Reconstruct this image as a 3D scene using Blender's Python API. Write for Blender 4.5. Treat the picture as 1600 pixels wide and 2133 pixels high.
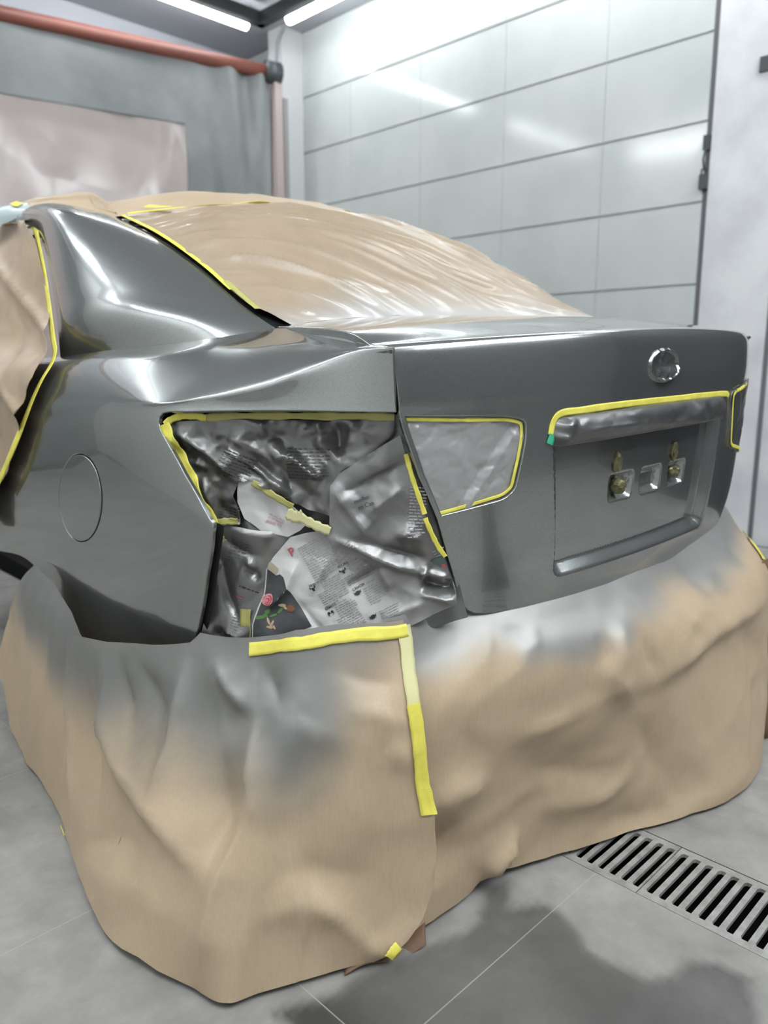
import bpy, math, random
import numpy as np
from mathutils import Vector, Matrix
from mathutils.geometry import delaunay_2d_cdt

for _o in list(bpy.data.objects):
    bpy.data.objects.remove(_o)
SC = bpy.context.scene
COL = SC.collection

# ---------------------------------------------------------------- camera
FPX, PCX, PCY = 1610.0, 800.0, 1066.5            # focal length and centre in pixels of the 1600x2133 frame
PITCH = math.atan(304.5 / FPX)
AZ = math.atan((2440 - 800) * math.cos(PITCH) / FPX)
F_ = np.array([math.cos(AZ), math.sin(AZ), 0.0])
R_ = np.array([math.sin(AZ), -math.cos(AZ), 0.0])
Z_ = np.array([0, 0, 1.0])
FW = F_ * math.cos(PITCH) - Z_ * math.sin(PITCH)
UP = F_ * math.sin(PITCH) + Z_ * math.cos(PITCH)
CAM = np.array([0, 0, 1.03])
cd = bpy.data.cameras.new('camera')
cam = bpy.data.objects.new('camera', cd)
COL.objects.link(cam)
cam.matrix_world = Matrix(((R_[0], UP[0], -FW[0], CAM[0]), (R_[1], UP[1], -FW[1], CAM[1]),
                           (R_[2], UP[2], -FW[2], CAM[2]), (0, 0, 0, 1)))
cd.sensor_fit = 'VERTICAL'
cd.sensor_height = 36.0
cd.lens = FPX / 2133 * 36.0
cd.clip_start = 0.02
cd.dof.use_dof = True
cd.dof.focus_distance = 1.45
cd.dof.aperture_fstop = 3.2
SC.camera = cam

# ---------------------------------------------------------------- world, exposure, ceiling tubes
SC.view_settings.view_transform = 'Standard'
SC.view_settings.look = 'None'
SC.view_settings.gamma = 1.0
SC.view_settings.use_curve_mapping = False
SC.view_settings.exposure = 0.03
wd = bpy.data.worlds.new('world')
SC.world = wd
wd.use_nodes = True
wd.node_tree.nodes['Background'].inputs[0].default_value = (0.6, 0.65, 0.75, 1)
wd.node_tree.nodes['Background'].inputs[1].default_value = 0.05
SC.cycles.max_bounces = 8
SC.cycles.use_denoising = True
TUBE_STRENGTH = 30.0
TUBE_COLOR = (0.93, 0.98, 1.0)


# ---------------------------------------------------------------- materials
def mat(name, col=(0.5, 0.5, 0.5), rough=0.5, metal=0.0, coat=0.0, coat_rough=0.03, spec=0.5, emit=None, strength=0, alpha=1.0):
    m = bpy.data.materials.new(name)
    m.use_nodes = True
    b = m.node_tree.nodes['Principled BSDF']
    b.inputs['Base Color'].default_value = (*col, 1)
    b.inputs['Roughness'].default_value = rough
    b.inputs['Metallic'].default_value = metal
    b.inputs['Coat Weight'].default_value = coat
    b.inputs['Coat Roughness'].default_value = coat_rough
    b.inputs['Specular IOR Level'].default_value = spec
    b.inputs['Alpha'].default_value = alpha
    if emit:
        b.inputs['Emission Color'].default_value = (*emit, 1)
        b.inputs['Emission Strength'].default_value = strength
    return m


def nodes(m):
    return m.node_tree.nodes, m.node_tree.links, m.node_tree.nodes['Principled BSDF']


def noise_node(m, scale, detail=4, rough=0.55, stretch=(1, 1, 1), src='Object'):
    N, L, b = nodes(m)
    tc = N.new('ShaderNodeTexCoord')
    mp = N.new('ShaderNodeMapping')
    mp.inputs['Scale'].default_value = stretch
    no = N.new('ShaderNodeTexNoise')
    no.inputs['Scale'].default_value = scale
    no.inputs['Detail'].default_value = detail
    no.inputs['Roughness'].default_value = rough
    L.new(tc.outputs[src], mp.inputs[0])
    L.new(mp.outputs[0], no.inputs['Vector'])
    return no


def ramp(m, src, c0, c1, p0=0.35, p1=0.65):
    N, L, b = nodes(m)
    r = N.new('ShaderNodeValToRGB')
    r.color_ramp.elements[0].color = (*c0, 1)
    r.color_ramp.elements[1].color = (*c1, 1)
    r.color_ramp.elements[0].position = p0
    r.color_ramp.elements[1].position = p1
    L.new(src, r.inputs[0])
    return r


def bump(m, src, strength=0.3, dist=0.002):
    N, L, b = nodes(m)
    bp = N.new('ShaderNodeBump')
    bp.inputs['Strength'].default_value = strength
    bp.inputs['Distance'].default_value = dist
    L.new(src, bp.inputs['Height'])
    L.new(bp.outputs[0], b.inputs['Normal'])


def mixrgb(m, fac, a, b_):
    N, L, b = nodes(m)
    mx = N.new('ShaderNodeMix')
    mx.data_type = 'RGBA'
    for i, v in ((0, fac), (6, a), (7, b_)):
        if isinstance(v, (int, float)):
            mx.inputs[i].default_value = v
        elif isinstance(v, tuple):
            mx.inputs[i].default_value = (*v, 1)
        else:
            L.new(v, mx.inputs[i])
    return mx.outputs[2]


def mixval(m, fac, a, b_):
    N, L, b = nodes(m)
    mx = N.new('ShaderNodeMix')
    mx.data_type = 'FLOAT'
    L.new(fac, mx.inputs[0])
    mx.inputs[2].default_value = a
    mx.inputs[3].default_value = b_
    return mx.outputs[0]


def attr(m, name):
    N, L, b = nodes(m)
    a = N.new('ShaderNodeAttribute')
    a.attribute_name = name
    return a


PAINT_COL = (0.315, 0.328, 0.318)


def make_paint():
    m = mat('gray_metallic_paint', PAINT_COL, 0.20, 0.82, 1.0, 0.012)
    N, L, b = nodes(m)
    no = noise_node(m, 900, 1)
    r = ramp(m, no.outputs['Fac'], tuple(c * 0.8 for c in PAINT_COL), tuple(c * 1.25 for c in PAINT_COL), 0.3, 0.7)
    L.new(r.outputs[0], b.inputs['Base Color'])
    return m


def paper_material(name, base, dark, rough=0.55, coat=0.0, spray=True, gray=(0.30, 0.30, 0.29), bumpy=0.12):
    """kraft paper; the colour attribute 'spray' holds the gray overspray that drifted onto it"""
    m = mat(name, base, rough)
    N, L, b = nodes(m)
    n1 = noise_node(m, 6, 5, 0.6)
    n2 = noise_node(m, 260, 2, 0.5, (1.0, 1.0, 0.10))
    r1 = ramp(m, n1.outputs['Fac'], dark, base, 0.3, 0.7)
    r2 = ramp(m, n2.outputs['Fac'], (0.95, 0.95, 0.95), (1.02, 1.02, 1.02), 0.3, 0.7)
    mul = N.new('ShaderNodeMix')
    mul.data_type = 'RGBA'
    mul.blend_type = 'MULTIPLY'
    mul.inputs[0].default_value = 1.0
    L.new(r1.outputs[0], mul.inputs[6])
    L.new(r2.outputs[0], mul.inputs[7])
    col = mul.outputs[2]
    if spray:
        a = attr(m, 'spray')
        col = mixrgb(m, a.outputs['Fac'], col, gray)
        L.new(mixval(m, a.outputs['Fac'], 0.0, 0.38), b.inputs['Metallic'])
        L.new(mixval(m, a.outputs['Fac'], rough, 0.42), b.inputs['Roughness'])
    L.new(col, b.inputs['Base Color'])
    b.inputs['Coat Weight'].default_value = coat
    b.inputs['Coat Roughness'].default_value = 0.12
    n3 = noise_node(m, 26, 6, 0.6)
    bump(m, n3.outputs['Fac'], bumpy, 0.004)
    return m


def news_material(name, white=(0.70, 0.69, 0.67), gray=(0.19, 0.187, 0.183)):
    m = mat(name, white, 0.6)
    N, L, b = nodes(m)
    a = attr(m, 'spray')
    L.new(mixrgb(m, a.outputs['Fac'], white, gray), b.inputs['Base Color'])
    L.new(mixval(m, a.outputs['Fac'], 0.0, 0.7), b.inputs['Metallic'])
    L.new(mixval(m, a.outputs['Fac'], 0.6, 0.33), b.inputs['Roughness'])
    n3 = noise_node(m, 60, 5, 0.6)
    bump(m, n3.outputs['Fac'], 0.3, 0.002)
    return m


M_PAINT = make_paint()
M_DARK = mat('black_inner', (0.006, 0.006, 0.006), 0.8)
M_KRAFT = paper_material('kraft_paper', (0.51, 0.393, 0.268), (0.45, 0.345, 0.228))
M_KRAFT_L = paper_material('kraft_paper_dark_overspray', (0.51, 0.393, 0.268), (0.45, 0.345, 0.228), gray=(0.205, 0.205, 0.198))
M_KRAFT_DARK = paper_material('kraft_paper_brown', (0.20, 0.115, 0.06), (0.15, 0.085, 0.045), spray=False)
M_FILM = paper_material('masking_film', (0.40, 0.31, 0.22), (0.34, 0.26, 0.18), 0.42, 0.25, True, (0.42, 0.42, 0.41))
M_NEWS = news_material('newsprint')
M_TAPE = mat('yellow_tape', (0.80, 0.72, 0.10), 0.55)
_n = noise_node(M_TAPE, 30, 3)
_r = ramp(M_TAPE, _n.outputs['Fac'], (0.72, 0.64, 0.10), (0.84, 0.77, 0.13))
M_TAPE.node_tree.links.new(_r.outputs[0], M_TAPE.node_tree.nodes['Principled BSDF'].inputs['Base Color'])
M_TAPE_DULL = mat('oversprayed_tape', (0.46, 0.43, 0.14), 0.5)
M_TAPE_PALE = mat('pale_tape', (0.68, 0.65, 0.34), 0.55)
M_OLIVE = mat('olive_masked_tape', (0.16, 0.145, 0.07), 0.35, 0.35)
M_GREEN = mat('green_tape', (0.06, 0.45, 0.27), 0.5)
M_INK = mat('black_ink', (0.035, 0.033, 0.035), 0.6)
M_INK_SOFT = mat('gray_ink', (0.30, 0.29, 0.29), 0.6)
M_INK_RED = mat('red_ink', (0.52, 0.10, 0.13), 0.6)
M_FOIL = mat('oversprayed_foil', (0.22, 0.22, 0.22), 0.25, 0.8)
M_FOIL_LIGHT = mat('light_gray_painted_paper', (0.42, 0.415, 0.41), 0.36, 0.4)


# ---------------------------------------------------------------- car frame: u right, v forward, w up, rotated with the parked car
def nrm(a):
    a = np.asarray(a, float)
    return a / np.maximum(np.linalg.norm(a, axis=-1, keepdims=True), 1e-12)


def ray(x, y):
    return FW + R_ * (x - PCX) / FPX - UP * (y - PCY) / FPX


CA = nrm(ray(2650, 662))
CB = nrm(np.cross(Z_, CA))
CW = np.cross(CA, CB)
MC = np.stack([CA, CB, CW])
U0 = np.array([1.5, 0, 0])


def W(q):
    return CAM + (np.asarray(q, float) + U0) @ MC


def project(q):
    d = W(q) - CAM
    z = d @ FW
    return np.stack([PCX + FPX * (d @ R_) / z, PCY - FPX * (d @ UP) / z], -1)


def cray(x, y):
    return MC @ ray(x, y)


def cu(x, y, u):
    d = cray(x, y)
    return d * ((u + 1.5) / d[0]) - U0


def cv(x, y, v):
    d = cray(x, y)
    return d * (v / d[1]) - U0


# ---------------------------------------------------------------- object helpers
def setprops(o, label=None, cat=None, group=None, kind=None):
    for k, v in (('label', label), ('category', cat), ('group', group), ('kind', kind)):
        if v:
            o[k] = v
    return o


def empty(name, loc, label, cat, group=None):
    o = bpy.data.objects.new(name, None)
    o.empty_display_size = 0.1
    COL.objects.link(o)
    o.location = loc
    return setprops(o, label, cat, group)


def mesh_obj(name, verts, faces, m, parent=None, normals=None, smooth=True, attrs=None):
    verts = np.asarray(verts, float)
    c = verts.mean(0)
    me = bpy.data.meshes.new(name)
    me.from_pydata((verts - c).tolist(), [], [list(map(int, f)) for f in faces])
    me.update()
    if smooth:
        me.polygons.foreach_set('use_smooth', [True] * len(me.polygons))
    for k, a in (attrs or {}).items():
        at = me.attributes.new(k, 'FLOAT', 'POINT')
        at.data.foreach_set('value', np.asarray(a, np.float32))
    mm = m if isinstance(m, (list, tuple)) else [m]
    for x in mm:
        me.materials.append(x)
    if normals is not None:
        me.normals_split_custom_set_from_vertices([tuple(n) for n in np.asarray(normals, float)])
    o = bpy.data.objects.new(name, me)
    COL.objects.link(o)
    o.location = c
    if parent:
        pm = Matrix.Translation(parent.location)
        o.parent = parent
        o.matrix_parent_inverse = pm.inverted()
        # a grandparent's offset is already inside parent.location because every parent link keeps world positions
    return o


class Geo:
    """collects plain shapes into one mesh"""

    def __init__(s):
        s.v, s.f = [], []

    def add(s, v, f):
        b = len(s.v)
        s.v += [tuple(map(float, p)) for p in v]
        s.f += [tuple(i + b for i in q) for q in f]
        return s

    def box(s, lo, hi):
        x0, y0, z0 = lo
        x1, y1, z1 = hi
        return s.add([(x0, y0, z0), (x1, y0, z0), (x1, y1, z0), (x0, y1, z0), (x0, y0, z1), (x1, y0, z1), (x1, y1, z1), (x0, y1, z1)],
                     [(0, 3, 2, 1), (4, 5, 6, 7), (0, 1, 5, 4), (1, 2, 6, 5), (2, 3, 7, 6), (3, 0, 4, 7)])

    def tube(s, pts, r, n=14, cap=True):
        pts = [np.asarray(p, float) for p in pts]
        rings = []
        for i, p in enumerate(pts):
            t = nrm(pts[min(i + 1, len(pts) - 1)] - pts[max(i - 1, 0)])
            a = np.array([0, 0, 1.0]) if abs(t[2]) < 0.9 else np.array([1.0, 0, 0])
            x = nrm(np.cross(a, t))
            y = np.cross(t, x)
            rr = r[i] if isinstance(r, (list, tuple)) else r
            rings.append([p + rr * (x * math.cos(k * 2 * math.pi / n) + y * math.sin(k * 2 * math.pi / n)) for k in range(n)])
        v = [q for g in rings for q in g]
        f = []
        for i in range(len(pts) - 1):
            for k in range(n):
                f.append((i * n + k, i * n + (k + 1) % n, (i + 1) * n + (k + 1) % n, (i + 1) * n + k))
        if cap:
            f.append(tuple(range(n))[::-1])
            f.append(tuple((len(pts) - 1) * n + k for k in range(n)))
        return s.add(v, f)

    def obj(s, name, m, parent=None, smooth=False):
        return mesh_obj(name, s.v, s.f, m, parent, None, smooth)


# ---------------------------------------------------------------- smooth surfaces from control nets
def _crw(x, n):
    x = np.clip(x, 0, n - 1)
    i = np.minimum(np.floor(x).astype(int), n - 2)
    f = x - i
    w = np.stack([-.5 * f + f * f - .5 * f ** 3, 1 - 2.5 * f * f + 1.5 * f ** 3, .5 * f + 2 * f * f - 1.5 * f ** 3, -.5 * f * f + .5 * f ** 3], 1)
    return i, w


def net_fn(P):
    P = np.asarray(P, float)
    P = np.concatenate([2 * P[:1] - P[1:2], P, 2 * P[-1:] - P[-2:-1]], 0)
    P = np.concatenate([2 * P[:, :1] - P[:, 1:2], P, 2 * P[:, -1:] - P[:, -2:-1]], 1)
    nr, nc = P.shape[0] - 2, P.shape[1] - 2

    def fn(st):
        st = np.atleast_2d(st)
        i, wi = _crw(st[:, 0], nc)
        j, wj = _crw(st[:, 1], nr)
        out = np.zeros((len(st), 3))
        for a in range(4):
            for b in range(4):
                out += (wj[:, a] * wi[:, b])[:, None] * P[j + a, i + b]
        return out
    fn.dom = (0, nc - 1, 0, nr - 1)
    return fn


def polyline(pts, n):
    """n points evenly along a polyline (catmull-rom smoothed)"""
    pts = np.asarray(pts, float)
    fn = net_fn(np.stack([pts, pts], 0))
    k = 40 * (len(pts) - 1) + 1
    d = fn(np.stack([np.linspace(0, len(pts) - 1, k), np.zeros(k)], 1))
    L = np.concatenate([[0], np.cumsum(np.linalg.norm(np.diff(d, axis=0), axis=1))])
    q = np.linspace(0, L[-1], n)
    return np.stack([np.interp(q, L, d[:, c]) for c in range(3)], 1)


def coons_net(top, bottom, left, right, nr=9, nc=9, bulge=None):
    """control net spanned by four boundary curves; bulge(s,t) gives a 3D offset"""
    T, B = polyline(top, nc), polyline(bottom, nc)
    Lf, Rt = polyline(left, nr), polyline(right, nr)
    P = np.zeros((nr, nc, 3))
    for j in range(nr):
        t = j / (nr - 1)
        for i in range(nc):
            s = i / (nc - 1)
            P[j, i] = (1 - t) * T[i] + t * B[i] + (1 - s) * Lf[j] + s * Rt[j] - ((1 - s) * (1 - t) * T[0] + s * (1 - t) * T[-1] + (1 - s) * t * B[0] + s * t * B[-1])
            if bulge:
                P[j, i] += np.asarray(bulge(s, t))
    return P


class Surf:
    def __init__(s, fn, dom, flip=1, scale=(1, 1), disp=None):
        s.fn, s.dom, s.flip, s.scale, s.disp = fn, dom, flip, scale, disp
        s._g = None

    def base(s, st):
        return s.fn(np.atleast_2d(np.asarray(st, float)))

    def _n(s, f, st, h):
        st = np.atleast_2d(np.asarray(st, float))
        a0, a1, b0, b1 = s.dom
        hs, ht = h / s.scale[0], h / s.scale[1]
        sp, sm = st.copy(), st.copy()
        sp[:, 0] = np.minimum(st[:, 0] + hs, a1)
        sm[:, 0] = np.maximum(st[:, 0] - hs, a0)
        tp, tm = st.copy(), st.copy()
        tp[:, 1] = np.minimum(st[:, 1] + ht, b1)
        tm[:, 1] = np.maximum(st[:, 1] - ht, b0)
        return nrm(np.cross(f(sp) - f(sm), f(tp) - f(tm))) * s.flip

    def normal(s, st, h=0.004):
        return s._n(s.base, st, h)

    def pos(s, st):
        st = np.atleast_2d(np.asarray(st, float))
        p = s.base(st)
        if s.disp is None:
            return p
        return p + s.normal(st) * s.disp(st, p)[:, None]

    def pnormal(s, st, h=0.0025):
        return s.normal(st) if s.disp is None else s._n(s.pos, st, h)

    def inv(s, px):
        """surface parameters seen at given pixels of the photograph (on the undisplaced surface)"""
        a0, a1, b0, b1 = s.dom
        if s._g is None:
            S, T = np.meshgrid(np.linspace(a0, a1, 220), np.linspace(b0, b1, 220))
            st = np.stack([S.ravel(), T.ravel()], 1)
            p = s.base(st)
            front = ((W(p) - CAM) @ FW) > 0.15
            facing = np.einsum('ij,ij->i', s.normal(st), p + U0) < 0.02
            q = project(p)
            q[~front] = 1e9
            q[~facing] += 1e5
            s._g = (st, q)
        st, q = s._g
        out = []
        for x, y in px:
            g = np.array([x, y], float)
            k = np.argmin(((q - g) ** 2).sum(1))
            c = st[k].copy()
            for _ in range(12):
                hs, ht = 1e-3 / s.scale[0], 1e-3 / s.scale[1]
                p0, p1, p2 = project(s.base([c, c + [hs, 0], c + [0, ht]]))
                if c[0] + hs > a1:
                    p1 = 2 * p0 - project(s.base([c - [hs, 0]]))[0]
                if c[1] + ht > b1:
                    p2 = 2 * p0 - project(s.base([c - [0, ht]]))[0]
                J = np.stack([(p1 - p0) / hs, (p2 - p0) / ht], 1)
                try:
                    step = np.linalg.solve(J + 1e-9 * np.eye(2), g - p0)
                except np.linalg.LinAlgError:
                    break
                step = np.clip(step, -(a1 - a0) * .05, (a1 - a0) * .05)
                c = c + step
                c = np.array([min(max(c[0], a0), a1), min(max(c[1], b0), b1)])
                if np.abs(step).max() < 1e-6:
                    break
            out.append(c)
        return np.array(out)


def inside(pts, poly):
    pts, poly = np.asarray(pts), np.asarray(poly)
    x, y = pts[:, 0], pts[:, 1]
    r = np.zeros(len(pts), bool)
    x0, y0 = poly[-1]
    for x1, y1 in poly:
        c = (y1 > y) != (y0 > y)
        with np.errstate(divide='ignore', invalid='ignore'):
            r ^= c & (x < (x0 - x1) * (y - y1) / (y0 - y1 + 1e-30) + x1)
        x0, y0 = x1, y1
    return r


def seg_dist(p, a, b):
    p, a, b = np.asarray(p), np.asarray(a), np.asarray(b)
    ab = b - a
    t = np.clip(((p - a) @ ab) / max(ab @ ab, 1e-12), 0, 1)
    return np.linalg.norm(p - (a + t[:, None] * ab), axis=1), t


def poly_dist(p, poly):
    d = np.full(len(p), 1e9)
    for i in range(len(poly)):
        d = np.minimum(d, seg_dist(p, poly[i - 1], poly[i])[0])
    return d


def resample(poly, ds):
    poly = np.asarray(poly, float)
    out = []
    for i in range(len(poly)):
        a, b = poly[i], poly[(i + 1) % len(poly)]
        n = max(1, int(round(np.linalg.norm(b - a) / ds)))
        for k in range(n):
            out.append(a + (b - a) * k / n)
    return np.array(out)


def round_poly(poly, r, n=6, which=None):
    """round the corners of a 2D polygon; r is a number or one per corner"""
    poly = np.asarray(poly, float)
    out = []
    for i in range(len(poly)):
        p, a, b = poly[i], poly[i - 1], poly[(i + 1) % len(poly)]
        rr = r[i] if isinstance(r, (list, tuple)) else r
        la, lb = np.linalg.norm(a - p), np.linalg.norm(b - p)
        d = min(rr, la * .45, lb * .45)
        if d < 1e-6:
            out.append(p)
            continue
        p0, p1 = p + (a - p) / la * d, p + (b - p) / lb * d
        for k in range(n + 1):
            t = k / n
            out.append((1 - t) ** 2 * p0 + 2 * t * (1 - t) * p + t * t * p1)
    return np.array(out)


def smooth_open(px, n=8):
    p = np.asarray(px, float)
    q = np.concatenate([p, np.zeros((len(p), 1))], 1)
    fn = net_fn(np.stack([q, q], 0))
    k = n * (len(p) - 1) + 1
    return fn(np.stack([np.linspace(0, len(p) - 1, k), np.zeros(k)], 1))[:, :2]


def patch(surf, outline, ds, holes=(), extra=None):
    """triangulated piece of a surface inside an outline given in surface parameters"""
    sc = np.array(surf.scale)
    loops = [resample(np.asarray(l) * sc, ds) for l in [outline] + list(holes)]
    lo, hi = loops[0].min(0), loops[0].max(0)
    gx = np.arange(lo[0], hi[0], ds)
    gy = np.arange(lo[1], hi[1], ds * .866)
    X, Y = np.meshgrid(gx, gy)
    X = X + (np.arange(len(gy)) % 2)[:, None] * ds * .5
    g = np.stack([X.ravel(), Y.ravel()], 1)
    if extra is not None:
        g = np.concatenate([g, np.asarray(extra) * sc])
    ok = inside(g, loops[0])
    for h in loops[1:]:
        ok &= ~inside(g, h)
    g = g[ok]
    for l in loops:
        g = g[poly_dist(g, l) > ds * .45]
    pts = np.concatenate(loops + [g])
    edges, b = [], 0
    for l in loops:
        n = len(l)
        edges += [(b + i, b + (i + 1) % n) for i in range(n)]
        b += n
    V, E, F, *_ = delaunay_2d_cdt([Vector(p) for p in pts], edges, [], 0, 1e-7)
    V = np.array([tuple(v) for v in V])
    F = np.array([f for f in F if len(f) == 3])
    c = V[F].mean(1)
    ok = inside(c, loops[0])
    for h in loops[1:]:
        ok &= ~inside(c, h)
    F = F[ok]
    used = np.unique(F)
    mp = -np.ones(len(V), int)
    mp[used] = np.arange(len(used))
    return V[used] / sc, mp[F]


def build(name, surf, outline, m, ds=0.012, holes=(), depth=0.012, rim=0.003, parent=None, offset=0.0, attrs=None, extra=None, lift=None):
    """a sheet or panel cut out of a surface, with a rounded rim and a back, as one mesh"""
    st, F = patch(surf, outline, ds, holes, extra)
    P = surf.pos(st)
    n = surf.pnormal(st)
    P = P + surf.normal(st) * offset
    if lift is not None:
        P = P + surf.normal(st) * lift(st, P)[:, None]
    tri = P[F]
    fn_ = np.cross(tri[:, 1] - tri[:, 0], tri[:, 2] - tri[:, 0])
    if (np.einsum('ij,ij->i', fn_, n[F[:, 0]]) < 0).mean() > .5:
        F = F[:, ::-1]
    if lift is not None or depth < .005:
        tri = P[F]
        fn_ = np.cross(tri[:, 1] - tri[:, 0], tri[:, 2] - tri[:, 0])
        n = np.zeros_like(P)
        for k in range(3):
            np.add.at(n, F[:, k], fn_)
        n = nrm(n)
    N0 = len(P)
    cnt = {}
    for f in F:
        for a, b in ((f[0], f[1]), (f[1], f[2]), (f[2], f[0])):
            cnt[(a, b)] = cnt.get((a, b), 0) + 1
    be = [(a, b) for (a, b) in cnt if (b, a) not in cnt]
    lat = np.zeros_like(P)
    for a, b in be:
        l = np.cross(P[b] - P[a], (n[a] + n[b]) / 2)
        l = l / max(np.linalg.norm(l), 1e-12)
        lat[a] += l
        lat[b] += l
    bv = sorted({x for e in be for x in e})
    idx = {v: i for i, v in enumerate(bv)}
    nb = len(bv)
    lb, nbv, pb = nrm(lat[bv]), n[bv], P[bv]
    rings = [(pb + rim * (.7 * lb - .3 * nbv), nrm(nbv + lb)), (pb + rim * (lb - nbv), lb), (pb + rim * lb - depth * nbv, lb)]
    V = [P] + [r[0] for r in rings]
    NN = [n] + [r[1] for r in rings]
    faces = F.tolist()
    off = [N0, N0 + nb, N0 + 2 * nb]
    for a, b in be:
        ia, ib = idx[a], idx[b]
        chain = [(a, b)] + [(o + ia, o + ib) for o in off]
        for (x0, x1), (y0, y1) in zip(chain[:-1], chain[1:]):
            faces.append([x1, x0, y0, y1])
    # back
    back = P - n * depth
    ob = N0 + 3 * nb
    bk = dict((v, off[2] + idx[v]) for v in bv)
    V.append(back)
    NN.append(-n)
    for f in F:
        faces.append([bk.get(f[2], ob + f[2]), bk.get(f[1], ob + f[1]), bk.get(f[0], ob + f[0])])
    V, NN = np.concatenate(V), np.concatenate(NN)
    A = {}
    for k, fnc in (attrs or {}).items():
        a = fnc(st, P)
        A[k] = np.concatenate([a, a[bv], a[bv], a[bv], a])
    # drop unused back vertices
    faces_f = np.unique(np.concatenate([np.asarray(f) for f in faces]))
    mp = -np.ones(len(V), int)
    mp[faces_f] = np.arange(len(faces_f))
    V, NN = V[faces_f], NN[faces_f]
    A = {k: a[faces_f] for k, a in A.items()}
    faces = [[mp[i] for i in f] for f in faces]
    return mesh_obj(name, W(V), faces, m, parent, NN @ MC, True, A)


def ribbon(name, surf, pts_st, width, m, offset=0.002, parent=None, thick=0.0006, n=60, wob=0.0, seed=0, taper=None):
    """a strip of tape laid along a line on a surface"""
    q = np.asarray(pts_st, float)
    q = np.concatenate([q, np.zeros((len(q), 1))], 1) * np.array([*surf.scale, 1])
    if len(q) > 2:
        c = polyline(q, n)[:, :2] / np.array(surf.scale)
    else:
        c = np.stack([np.linspace(q[0, k], q[1, k], n) for k in range(2)], 1) / np.array(surf.scale)
    rnd = random.Random(seed)
    P0 = surf.pos(c)
    nn = surf.normal(c)
    t = nrm(np.gradient(P0, axis=0))
    side = nrm(np.cross(nn, t))
    rows = []
    K = 5
    ph = [rnd.uniform(0, 6) for _ in range(4)]
    x = np.linspace(0, 1, n)
    wv = width * (1 + wob * (np.sin(x * 23 + ph[0]) + .6 * np.sin(x * 51 + ph[1])))
    if taper is not None:
        wv = wv * np.interp(x, *taper)
    # project offsets onto the surface by moving in parameter space
    h = 1e-4
    Js = (surf.base(c + [h, 0]) - surf.base(c - [h, 0])) / (2 * h)
    Jt = (surf.base(c + [0, h]) - surf.base(c - [0, h])) / (2 * h)
    for k in range(K):
        o = (k / (K - 1) - .5) * wv
        d = side * o[:, None]
        a11, a12, a22 = (Js * Js).sum(1), (Js * Jt).sum(1), (Jt * Jt).sum(1)
        b1, b2 = (Js * d).sum(1), (Jt * d).sum(1)
        det = a11 * a22 - a12 * a12 + 1e-12
        ds, dt = (b1 * a22 - b2 * a12) / det, (b2 * a11 - b1 * a12) / det
        st = c + np.stack([ds, dt], 1)
        st[:, 0] = np.clip(st[:, 0], surf.dom[0], surf.dom[1])
        st[:, 1] = np.clip(st[:, 1], surf.dom[2], surf.dom[3])
        rows.append(surf.pos(st) + surf.normal(st) * offset)
    R = np.stack(rows, 1)                     # n,K,3
    if len(R) > 4:                            # tape bridges small creases
        R[1:-1] = (R[:-2] + R[1:-1] * 2 + R[2:]) / 4
    top = R.reshape(-1, 3)
    nv = np.repeat(nn, K, axis=0)
    bot = top - nv * thick
    V = np.concatenate([top, bot])
    f = []
    o = n * K
    for i in range(n - 1):
        for k in range(K - 1):
            a, b, c_, d = i * K + k, i * K + k + 1, (i + 1) * K + k + 1, (i + 1) * K + k
            f.append([a, b, c_, d])
            f.append([o + d, o + c_, o + b, o + a])
    for i in range(n - 1):
        f.append([i * K, (i + 1) * K, o + (i + 1) * K, o + i * K])
        f.append([(i + 1) * K + K - 1, i * K + K - 1, o + i * K + K - 1, o + (i + 1) * K + K - 1])
    tri = V[f[0]]
    if np.dot(np.cross(tri[1] - tri[0], tri[2] - tri[0]), nn[0]) < 0:
        f = [g[::-1] for g in f]
    return mesh_obj(name, W(V), f, m, parent, None, True)


# ---------------------------------------------------------------- crumple functions
def _hash(i, j, seed):
    h = np.sin(i * 127.1 + j * 311.7 + seed * 74.7) * 43758.5453
    return h - np.floor(h)


def vnoise(x, y, seed):
    i, j = np.floor(x), np.floor(y)
    fx, fy = x - i, y - j
    fx, fy = fx * fx * (3 - 2 * fx), fy * fy * (3 - 2 * fy)
    a, b = _hash(i, j, seed), _hash(i + 1, j, seed)
    c, d = _hash(i, j + 1, seed), _hash(i + 1, j + 1, seed)
    return (a + (b - a) * fx + (c - a) * fy + (a - b - c + d) * fx * fy) * 2 - 1


def facet(x, y, seed, warp=.5):
    """piecewise flat facets with sharp creases between them, like crumpled paper"""
    x0, y0 = x, y
    x = x0 + warp * vnoise(x0 * .7, y0 * .7, seed + 5)
    y = y0 + warp * vnoise(x0 * .7 + 9, y0 * .7, seed + 6)
    i, j = np.floor(x), np.floor(y)
    fx, fy = x - i, y - j
    h00, h10 = _hash(i, j, seed), _hash(i + 1, j, seed)
    h01, h11 = _hash(i, j + 1, seed), _hash(i + 1, j + 1, seed)
    par = _hash(i, j, seed + 3) > .5
    A = np.where(fx + fy < 1, h00 + (h10 - h00) * fx + (h01 - h00) * fy, h11 + (h01 - h11) * (1 - fx) + (h10 - h11) * (1 - fy))
    B = np.where(fx > fy, h00 + (h10 - h00) * fx + (h11 - h10) * fy, h00 + (h11 - h01) * fx + (h01 - h00) * fy)
    return np.where(par, A, B) * 2 - 1


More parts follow.
